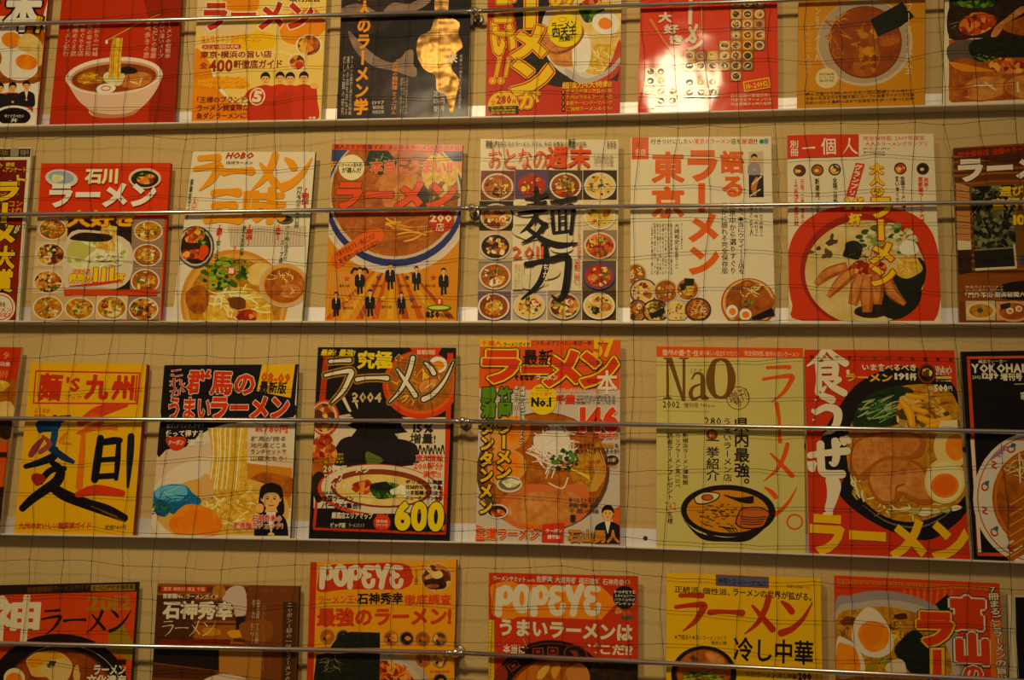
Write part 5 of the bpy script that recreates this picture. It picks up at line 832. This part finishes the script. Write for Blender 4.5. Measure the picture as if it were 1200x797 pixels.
def r3_yokohama():
    mag('magazine', 'black magazine with red frame line and white bowl, rightmost on the third shelf', C4, [(44, 48), (520, 40), (560, 770), (88, 728)], '#17120f', 2, .006, '#14100e', bump=.3)
    p('frame_print'); P([(64, 64), (510, 58), (510, 66), (70, 72)], '#c04c2c'); P([(64, 64), (74, 64), (112, 705), (98, 705)], '#b83c20'); P([(76, 335), (88, 335), (112, 706), (102, 706)], '#d8c4a8'); P([(98, 706), (420, 716), (420, 726), (100, 718)], '#b83c20')
    p('bowl_picture'); E(300, 530, 215, 222, '#cfc4b4', -10); ring(300, 530, 200, 208, 4, '#a85c4c', -10); E(310, 530, 162, 170, 'broth', -10); E(312, 530, 158, 166, '#b8641c', -10); E(312, 530, 150, 158, 'broth', -10)
    for k_ in range(6): L([(200, 560+k_*34), (300, 500+k_*34), (380, 450+k_*34)], [22, 26, 24], 'porkd'); L([(205, 552+k_*34), (300, 494+k_*34), (380, 446+k_*34)], 5, '#c8823c')
    strands(240, 430, 60, 40, 16, ('#d8b878', '#e0c890')); L([(236, 380), (240, 480)], 4, '#e0d4b8', False)
    for a in range(0, 360, 24):
        x, y = 300+180*math.cos(math.radians(a)), 530+188*math.sin(math.radians(a))
        if a % 48 == 0: ring(x, y, 10, 12, 5, '#a82c1c', a); blob(x+6, y-12, 8, 8, '#3c6478', .3)
        else: L([(x-9, y-12), (x+5, y-5), (x-7, y+5), (x+8, y+12)], 5, '#a82c1c')
    for k_ in range(4): L([(140+k_*10, 405-k_*6), (158+k_*10, 390-k_*9), (176+k_*10, 392-k_*10)], [3, 7, 2], '#8c6c98')
    p('masthead_lettering'); T('横浜ウォーカー', 102, 74, 196, 86, '#d8ccb4', .03); T('YOKOHAMAWalker', 78, 86, 420, 118, '#d8ccb4', .045); T('2002', 82, 126, 110, 138, '#c8bca4', .02); T('12|19', 114, 118, 168, 142, '#d8ccb4', .05); T('増刊号', 174, 118, 246, 144, '#d8ccb4', .035)
    p('caption_lettering'); L([(220, 155), (420, 150)], 2, '#c8bca4', False); T('家', 240, 180, 262, 206, '#d8ccb4', .03)
    done()
for f in (r3_sliver, r3_kyushu, r3_gunma, r3_ultimate, r3_chiba, r3_nao, r3_kuuze, r3_yokohama): f()

# ------------------------------------------------------------------ bottom row (feet below the picture)
C5 = (0, 630, 4.772); C6 = (170, 640, 5.075); C7 = (350, 645, 5.243); C8 = (550, 645, 5.217); D1 = (765, 650, 5.423); D2 = (960, 660, 5.0)
def r4_kami():
    mag('magazine', 'orange-red magazine dated 2012 with dark bowl, bottom row at the left frame edge', C5, [(-60, 268), (768, 248), (700, 1260), (-140, 1240)], '#b83a14', 3, .009, '#2c2014')
    p('banner'); P([(-60, 266), (768, 248), (766, 302), (-62, 322)], '#2a1c16'); T('首都圏最新ラーメンガイド', 150, 268, 500, 300, '#5c3c1c', .03, rot=-2); P([(508, 266), (755, 260), (754, 296), (508, 300)], '#8a6c24'); T('食べログ付き保存版', 514, 266, 750, 294, '#2a1c16', .03, rot=-1)
    p('ramen_picture'); P([(610, 520), (690, 490), (750, 600), (740, 690), (600, 640)], '#8c7420'); E(330, 850, 390, 312, '#1f1410'); ring(360, 900, 330, 300, 3, '#b0a08c'); E(330, 900, 320, 285, '#4c2c1c'); E(330, 905, 312, 278, 'clear'); B([(150, 680), (220, 640), (330, 640), (400, 700), (380, 760), (200, 780), (160, 730)], '#d0a060', 4); B([(155, 690), (210, 650), (320, 646), (350, 670), (260, 700), (180, 730)], '#d08828', 4); blob(320, 740, 90, 70, '#c8ac7c', .15); blob(285, 705, 30, 22, 'mixg', .3); E(80, 790, 60, 60, '#d8c49c'); E(80, 800, 48, 46, 'yolk'); blob(430, 770, 20, 50, '#c8a070', .2); blob(200, 900, 120, 90, 'noodle', .2)
    p('title_lettering'); T('神', -60, 320, 225, 585, '#d8ccb0', .03); BK('ラーメン', 225, 390, 735, 540, '#241812', 1.0); T('2012', 484, 325, 735, 410, '#9a6c28', .05)
    p('caption_lettering'); T('ラーメン', 524, 712, 704, 768, '#d8ccb0', .045); T('文化遺産', 484, 768, 706, 830, '#d8ccb0', .04); RR(650, 682, 706, 712, 6, '#2a1c16')
    done()
def r4_ishigami():
    mag('magazine', 'dull brown magazine with white title and a cook in white by a counter', C6, [(75, 222), (915, 238), (880, 1320), (10, 1310)], '#6a3c20', 3, .010, '#3c2014')
    p('cover_picture'); P([(75, 222), (615, 232), (590, 600), (50, 590)], 'wood'); P([(70, 300), (300, 300), (280, 590), (55, 590)], '#4a2a1a'); B([(460, 320), (490, 260), (540, 236), (590, 250), (605, 330), (595, 410), (540, 420), (520, 350)], '#b8a498', 4); E(440, 270, 40, 40, '#a06a3c'); P([(540, 420), (596, 415), (590, 480), (540, 500)], '#241c20'); P([(300, 470), (540, 470), (520, 585), (290, 585)], '#8c5424'); blob(400, 510, 60, 26, '#b07838', .2); blob(540, 520, 50, 24, '#c08840', .2); P([(610, 300), (912, 310), (888, 900), (600, 880)], '#6a3c22'); B([(560, 470), (640, 440), (720, 440), (760, 470), (740, 560), (600, 560)], '#7c4826', 4); P([(820, 330), (905, 335), (880, 1300), (800, 1300)], '#4a2c1c')
    P([(48, 600), (440, 606), (440, 740), (40, 690)], '#241814'); P([(40, 700), (420, 745), (420, 800), (36, 780)], '#4c2a1a'); P([(440, 606), (700, 620), (660, 1100), (440, 1000)], '#a07048'); E(480, 1000, 250, 240, '#c8b09c'); E(480, 1010, 220, 210, 'broth'); P([(90, 555), (510, 555), (505, 585), (90, 582)], '#6c1c18')
    p('banner'); P([(98, 240), (368, 242), (366, 272), (96, 270)], '#b03018'); T('東京 神奈川 埼玉 千葉', 110, 244, 356, 268, '#d8a890', .02)
    p('title_lettering'); T('首都圏No.1ラーメンガイド', 105, 284, 436, 314, '#d0c0a4', .03); T('石神秀幸', 104, 326, 524, 438, '#d0c4ac', .05, [('#2c1c14', .03)]); BK('ラーメン', 95, 440, 420, 540, '#c8b490', .6)
    p('caption_lettering'); T('ラーメンの神様が選んだ究極の一杯', 620, 254, 880, 280, '#7c4c3c', .01, rot=1); vlines(['石神本の決定版', '定番・名店'], 634, 320, 686, 430, '#b8a48c', .02); vlines(['ラーメン王の案内', '究極の一杯ラーメン'], 625, 460, 680, 580, '#b8a48c', .02); vlines(['食べつくす名店と老舗', '麺めぐり'], 690, 350, 716, 740, '#8c6c54', .0); V('ラーメン王', 760, 330, 790, 480, '#8c3420', .02); V('ニッポン1部の一杯とラーメンの', 838, 340, 872, 800, '#b0a090', .01); V('店名店', 730, 620, 752, 740, '#8c3420', .02)
    done()
def popeye(x0, y0, x1, y1, col, back):
    w_ = (x1-x0)/6
    for k_, ch in enumerate('POPEYE'):
        cx = x0+w_*(k_+.5); h = (y1-y0); a = w_*.30; sw = w_*.40; ym = (y0+y1)/2
        if ch == 'P': L([(cx-a*.9, y0+h*.15), (cx-a, ym), (cx-a*1.1, y1)], sw, col, caps=True); ring(cx+a*.25, y0+h*.32, a*.95, h*.27, sw*.85, col)
        elif ch == 'O': ring(cx, y0+h*.45, a*1.15, h*.42, sw, col)
        elif ch == 'E': L([(cx+a, y0+h*.1), (cx-a*.6, y0+h*.08), (cx-a, y0+h*.3), (cx-a*.1, y0+h*.46)], sw*.85, col, caps=True); L([(cx+a*.2, y0+h*.46), (cx-a*1.1, y0+h*.6), (cx-a*.6, y0+h*.95), (cx+a*.7, y0+h*.95), (cx+a*1.1, y0+h*.7)], sw*.85, col, caps=True)
        else: L([(cx-a*1.2, y0+h*.05), (cx-a*.6, y0+h*.45), (cx, y0+h*.5)], sw, col, caps=True); L([(cx+a*1.2, y0+h*.02), (cx+a*.2, y0+h*.5), (cx-a*.3, y1)], sw, col, caps=True)
def r4_popyellow():
    mag('magazine', 'yellow-orange magazine with white bubbly masthead on a red arrow band, bottom row', C7, [(100, 72), (968, 58), (948, 1330), (60, 1330)], '#d08a0c', 3, .012, '#8c3a14')
    p('spine_band'); P([(72, 72), (112, 72), (90, 800), (50, 800)], '#a82c18', False)
    p('masthead'); B([(120, 180), (135, 120), (200, 90), (300, 84), (640, 80), (700, 150), (705, 165), (640, 236), (300, 240), (125, 256)], '#ac2c1c', 4); P([(640, 82), (706, 160), (640, 240), (560, 240), (560, 84)], '#ac2c1c')
    popeye(128, 96, 645, 224, '#ccbfa8', '#ac2c1c')
    p('title_lettering'); T('ラーメン王・', 118, 280, 356, 326, '#b83c1c', .025); T('石神秀幸', 358, 260, 642, 332, '#1c120c', .035); T('徹底調査', 648, 270, 940, 336, '#b83c1c', .03); T('最強のラーメン!', 112, 348, 940, 468, '#b0301c', .05); V('2004年特大', 712, 120, 734, 214, '#2c1c10', .02)
    p('ramen_picture'); E(846, 166, 98, 90, '#b8a088'); E(846, 166, 90, 82, 'mix'); blob(846, 200, 70, 36, 'dark', .2); blob(850, 150, 40, 26, 'pale', .2); blob(820, 220, 40, 14, 'porkd', .3)
    for x, y, k_ in ((176, 530, 'broth'), (274, 532, 'dark'), (568, 540, 'mixr'), (664, 542, 'dark'), (762, 544, 'broth'), (866, 546, 'mixg'), (766, 672, 'broth'), (866, 678, 'mix'), (870, 800, 'dark')): E(x, y, 46, 46, '#8a6c50'); E(x, y, 38, 38, k_); blob(x+4, y, 20, 14, ('#c87838', '#d8c4a0', '#b85a28', '#a8a080')[int(x) % 4], .3); blob(x-16, y+12, 10, 10, '#2c2418', .3)
    P([(194, 600), (240, 530), (320, 500), (500, 506), (500, 600)], 'nori'); P([(110, 640), (500, 620), (500, 900), (80, 900)], 'nori'); B([(130, 660), (220, 640), (260, 760), (240, 860), (120, 860)], 'greend', 4); E(520, 860, 290, 230, '#a8988c'); E(510, 870, 260, 215, '#b8a48c'); E(500, 880, 230, 205, 'mixr'); P([(110, 640), (500, 620), (496, 900), (80, 900)], 'nori'); strands(600, 760, 90, 80, 20, ('#b85c28', '#d88444', '#8c3418'), 9); strands(200, 720, 90, 90, 20, ('#54523c', '#2c2c20', '#787460'), 5)
    T('達人厳選の名店味', 806, 736, 926, 752, '#b83c1c', .02)
    done()
def r4_popred():
    mag('magazine', 'red magazine with white bubbly masthead on an orange arrow band and yellow edge strip', C8, [(120, 136), (1030, 158), (1030, 1310), (118, 1310)], '#a82c18', 3, .006, '#8c2414')
    p('edge_strip'); P([(116, 425), (152, 427), (150, 900), (114, 900)], '#c8a81c'); [L([(122, 440+k_*22), (144, 446+k_*22)], 3, '#8c7414', False) for k_ in range(16)]
    p('masthead'); P([(146, 208), (800, 214), (890, 300), (892, 330), (806, 424), (146, 400)], '#d0761c'); B([(136, 300), (140, 210), (300, 206), (300, 404), (150, 402)], '#d0761c', 4); popeye(160, 222, 806, 386, '#c8c0ac', '#d0761c')
    p('title_lettering'); c = '#c8bca8'; T('うまいラーメンは', 184, 436, 1000, 540, c, .045, rot=1.6);
    p('caption_lettering'); T('ラーメンサミット', 146, 160, 344, 190, c, .03, rot=1.2); T('with', 354, 174, 402, 192, c, .01); T('佐野実 大道秀樹 福田雄城 石神秀幸', 410, 166, 945, 206, c, .02, rot=1.2); E(968, 194, 17, 15, '#c87c1c'); T('!', 963, 184, 973, 204, '#5c1c10', .03)
    p('badge'); E(948, 288, 70, 70, '#1f1714'); lines(['POPEYE', 'スタイルツアー', 'ハワイみやげ', 'プレゼント'], 888, 244, 1014, 338, '#c8bca8', .02); blob(910, 372, 22, 20, '#b87c5c', .2); blob(960, 388, 26, 18, '#a8541c', .2); blob(965, 412, 36, 14, '#54504c', .2)
    p('ramen_picture'); E(500, 900, 370, 352, '#1c1414'); ring(500, 900, 350, 332, 4, '#7c2c20'); E(510, 940, 300, 280, '#6c3018'); E(510, 950, 290, 270, 'broth')
    for x, y, rr_ in ((420, 620, -6), (510, 615, 2), (270, 705, -38)): P(loc(x, y, [(-34, -24), (34, -24), (34, 24), (-34, 24)], rr_), '#7c3420'); P(loc(x, y, [(-26, -17), (26, -17), (26, 17), (-26, 17)], rr_), '#1c1414'); P(loc(x, y, [(-14, -9), (14, -9), (14, 9), (-14, 9)], rr_), '#7c3420')
    E(650, 635, 74, 56, '#6c2820', 14); E(650, 635, 64, 47, '#1c1414', 14); [L([(615+k_*12, 612), (640+k_*8, 640), (620+k_*14, 664)], 7, '#7c2c20') for k_ in range(4)]; P([(745, 690), (1030, 680), (1030, 900), (730, 900)], 'dark'); B([(400, 760), (470, 700), (480, 690), (490, 720), (440, 790)], '#c89858', 3); B([(500, 730), (540, 700), (560, 720), (520, 790)], '#c08448', 3); B([(590, 740), (660, 690), (720, 720), (730, 800), (620, 800)], '#b0724c', 4); B([(330, 740), (420, 690), (400, 800), (300, 800)], '#a8602c', 4); L([(330, 540), (355, 600)], 3, '#b8a088', False); L([(180, 580), (260, 520)], 3, '#c85c40', False); blob(190, 760, 40, 50, '#7c2c1c', .2)
    p('title_lettering'); T('どこだ!?', 720, 572, 1000, 640, c, .045, rot=1.6); T('本当に', 206, 576, 340, 632, c, .035, rot=2)
    done()
def r4_hiyashi():
    mag('magazine', 'bright yellow cooking book with red brush title and blue label', D1, [(90, 114), (1066, 150), (1090, 1360), (78, 1340)], '#d6a408', 3, .008, '#a87c0c')
    p('series_label'); P([(400, 126), (738, 142), (738, 214), (400, 198)], '#7c3c2c'); P([(407, 134), (731, 149), (731, 207), (407, 192)], '#545a78'); T('料理と食シリーズ No.1', 418, 158, 716, 194, '#1f1c20', .02, rot=2.5)
    p('caption_lettering'); T('正統派、個性派、', 138, 208, 492, 252, '#33240c', .02, rot=1.5); T('ラーメンの世界が拡がる。', 510, 228, 1010, 280, '#33240c', .025, rot=2); T('旭屋出版MOOK', 848, 194, 1002, 216, '#8a5c0c', .01, rot=2); T('★繁盛店の★旨いラーメンづくり', 136, 512, 468, 544, '#4c340c', .02); T('徹底公開', 370, 550, 468, 574, '#4c340c', .02)
    p('title_lettering'); BK('ラーメン', 130, 250, 1020, 510, '#a02c20', 1.35, rot=1.5); T('冷し中華', 512, 535, 1020, 690, '#1f1a12', .022, rot=1.5)
    p('ramen_picture'); E(324, 760, 208, 180, '#1c1a1c'); E(324, 752, 182, 154, '#3c2c20'); E(324, 750, 172, 146, 'broth'); B([(200, 690), (260, 630), (340, 610), (380, 660), (300, 680)], 'porkd', 4); B([(330, 620), (420, 640), (460, 690), (380, 690)], 'pork', 4); blob(220, 730, 50, 40, 'porkd', .2); greens(320, 785, 130, 46, 46); blob(430, 740, 50, 36, 'porkd', .2); blob(260, 660, 24, 14, 'mixg', .3)
    p('price_lettering'); T('つけ!ラーメン・冷し中華', 590, 748, 915, 786, '#54380c', .02, rot=2); T('200', 922, 748, 1008, 800, '#1f1a12', .05)
    done()
def r4_toyama():
    mag('magazine', 'red guide with white-edged red kanji, halved eggs and a fret border', D2, [(90, 72), (1056, 118), (1105, 1340), (110, 1330)], '#b8321a', 3, .006, '#a02c18')
    p('border_print')
    for k_ in range(26):
        x, y = 108+k_*34.6, 96+k_*1.72; L([(x, y+26), (x, y), (x+28, y), (x+28, y+24), (x+10, y+24), (x+10, y+11), (x+19, y+11)], 3.6, '#b88420', False)
    p('ramen_picture'); [P([(500+k_*34, 330), (490+k_*40, 150), (506+k_*40, 150), (516+k_*34, 330)], '#c45a18') for k_ in range(8)]; B([(92, 240), (180, 190), (300, 164), (420, 166), (540, 190), (660, 240), (780, 330), (800, 700), (100, 700)], '#8c8484', 4); B([(96, 290), (240, 230), (400, 215), (560, 240), (680, 290), (760, 400), (780, 700), (105, 700)], '#a89c90', 4); B([(100, 330), (220, 270), (380, 255), (560, 290), (700, 380), (740, 700), (110, 700)], 'noodled', 4)
    strands(480, 390, 100, 90, 30, ('#a8702c', '#c89048', '#6c401c', '#e0b868'), 9); strands(150, 390, 40, 60, 12, ('#a8702c', '#8c5420', '#6c401c'), 9); blob(480, 310, 40, 20, '#4c2820', .3); blob(170, 340, 50, 26, '#6c3820', .3); B([(440, 520), (500, 430), (560, 390), (620, 440), (700, 560), (680, 662), (560, 660)], 'nori', 4); P([(680, 240), (752, 180), (780, 260), (740, 290), (700, 270)], 'nori'); greens(380, 590, 40, 40, 14, ('#6c8c34', '#8cac4c', '#4c6c24')); blob(450, 610, 60, 50, '#c8b89c', .2); blob(300, 610, 40, 26, '#8c7c2c', .3)
    B([(190, 430), (206, 340), (250, 280), (290, 258), (340, 280), (400, 360), (436, 460), (420, 520), (360, 552), (280, 545), (220, 500)], '#d0c4b0', 5); B([(226, 420), (250, 360), (320, 338), (390, 370), (412, 430), (380, 500), (310, 522), (260, 490)], 'yolk', 5); B([(250, 410), (290, 370), (350, 380), (370, 430), (320, 480), (270, 470)], '#d06c10', 4); B([(104, 445), (160, 446), (220, 490), (262, 570), (262, 640), (200, 668), (108, 662)], '#d0c4b0', 5); B([(106, 480), (150, 472), (210, 500), (238, 580), (230, 640), (108, 640)], 'yolk', 5); T('はつ', 150, 592, 212, 622, '#c8a04c', .02)
    p('title_lettering'); o = [('#241410', .085), ('#ccbfa6', .055)]; T('富', 765, 190, 975, 395, '#b8301a', .06, o); T('山', 795, 405, 1000, 600, '#b8301a', .085, o); T('の', 840, 600, 960, 700, '#b8301a', .05, o); o = [('#241410', .075), ('#d0a414', .05)]; T('ラ', 570, 285, 790, 490, '#b8301a', .075, o); L([(690, 490), (690, 800)], 100, '#241410', False); L([(690, 495), (692, 800)], 88, '#d0a414', False); L([(690, 508), (692, 800)], 52, '#b8301a', False)
    p('caption_lettering'); P([(1000, 340), (1070, 340), (1100, 900), (1010, 900)], '#c4661c'); V('7冊まるごとラーメンの旨い', 1010, 140, 1078, 690, '#ccbfa6', .03, [('#241410', .06)], rot=-4)
    done()
def r4_edge():
    mag('magazine', 'black magazine with pale edge, only its left strip showing, bottom right corner', D2, [(1104, 184), (1990, 190), (2050, 1400), (1130, 1390)], '#b4a890', 3, .006, '#1c1614')
    p('cover_picture'); P([(1148, 200), (1960, 200), (2000, 1380), (1180, 1380)], '#18120f'); L([(1112, 190), (1150, 690)], 5, '#d8ccb4', False); L([(1136, 190), (1170, 690)], 3, '#8c8068', False)
    p('title_lettering'); T('ラーメン', 1240, 240, 1900, 420, '#b83018', .05)
    done()
for f in (r4_kami, r4_ishigami, r4_popyellow, r4_popred, r4_hiyashi, r4_toyama, r4_edge): f()
bpy.data.objects.remove(_ob); bpy.data.curves.remove(_cu)

# ------------------------------------------------------------------ steel rods with clamps
ROD = [((.8335, -.0051), (.8348, .0086)), ((.5221, .0009), (.5208, .0039)), ((.2050, .0032), (.2033, -.0070)), ((-.1155, .0138), (-.1228, -.0151))]
JX = [557, 553, 542, 534]; JY = [13.2, 244, 493.8, 765]
RN = ['top', 'second', 'third', 'lowest']; YR = -.0335
for i in range(4):
    j = ray(JX[i], JY[i], YR)
    for side, (a, b), xe in (('left', ROD[i][0], -1.6), ('right', ROD[i][1], .95)):
        root = bpy.data.objects.new('retaining_rod', None); COL.objects.link(root); root.location = j
        tag(root, 'thin chrome rod, %s of the four, running %s from its clamp' % (RN[i], side), 'rod', 'chrome retaining rods')
        ze = a + b*(xe+.05); x0 = j.x + (-.004 if side == 'left' else .004)
        e = Vector((xe, YR, ze)) - j; s0 = Vector((x0-j.x, 0, 0))
        MB().tube([s0, s0.lerp(e, .5), e], .0033, 16).build('rod', [M_chrome], root, True)
        k_ = Vector((-.012 if side == 'left' else .012, 0, 0)); MB().tube([s0+k_*.2, s0+k_*.5, s0+k_*.52], [.0040, .0040, .0034], 16).build('collar', [M_chrome], root, True)
    root = bpy.data.objects.new('rod_clamp', None); COL.objects.link(root); root.location = (j.x, 0, j.z)
    tag(root, 'small chrome wall clamp joining the %s pair of rods' % RN[i], 'clamp', 'chrome rod clamps')
    MB().tube([(0, -.0005, 0), (0, -.004, 0), (0, -.005, 0)], [.0085, .0085, .007], 24).build('wall_rosette', [M_darkchrome], root, True)
    MB().tube([(0, -.004, 0), (0, -.028, 0)], .0042, 16).build('post', [M_darkchrome], root, True)
    pr = [(-.0262, .002), (-.0272, .0046), (-.030, .0062), (-.0335, .0066), (-.037, .0060), (-.0395, .0042), (-.0405, .0024)]
    hd = MB().tube([(0, y, 0) for y, r_ in pr], [r_ for y, r_ in pr], 20).build('clamp_head', [M_chrome], root, True)
    MB().tube([(0, -.0402, 0), (0, -.0425, 0), (0, -.0432, 0)], [.0022, .0022, .0012], 12).build('set_screw', [M_darkchrome], hd, True)

# ------------------------------------------------------------------ knotted netting hung behind the rods
rn = random.Random(11); NX, NZ = 34, 26; cell = .0498; X0, Z0 = -1.16, -.36
node = {}
ph = [rn.uniform(0, 6.28) for _ in range(8)]
for i in range(NX):
    for k in range(NZ):
        x = X0+i*cell; z = Z0+k*cell*1.015
        x += .006*math.sin(z*5+ph[0]+i*.35)+.004*math.sin(z*13+i*.9+ph[1])+rn.gauss(0, .0016) - .05*(z-.4)*max(0, -x-.2)*.6
        z += .006*math.sin(x*6+ph[2]+k*.5)+.003*math.sin(x*17+k+ph[3])+rn.gauss(0, .0016)
        node[i, k] = Vector((x, -.0287+rn.uniform(-.0004, .0004), z))
nb = MB(); TR = .00033
def thread(ids):
    pts = []
    for a, b in zip(ids, ids[1:]):
        A, B_ = node[a], node[b]; d = Vector((rn.gauss(0, .0009), 0, rn.gauss(0, .0009)))
        pts += [A, A.lerp(B_, .5)+d]
    pts.append(node[ids[-1]]); nb.tube(pts, TR, 5, cap=False)
for i in range(NX): thread([(i, k) for k in range(NZ)])
for k in range(NZ): thread([(i, k) for i in range(NX)])
for v in node.values():
    nb.tube([v+Vector((0, 0, -.0011)), v+Vector((0, 0, -.0006)), v+Vector((0, 0, .0006)), v+Vector((0, 0, .0011))], [.0003, .0009, .0009, .0003], 6)
net = nb.build('safety_net', [M_thread]); tag(net, 'thin black square-mesh net stretched across all the shelves', 'net')
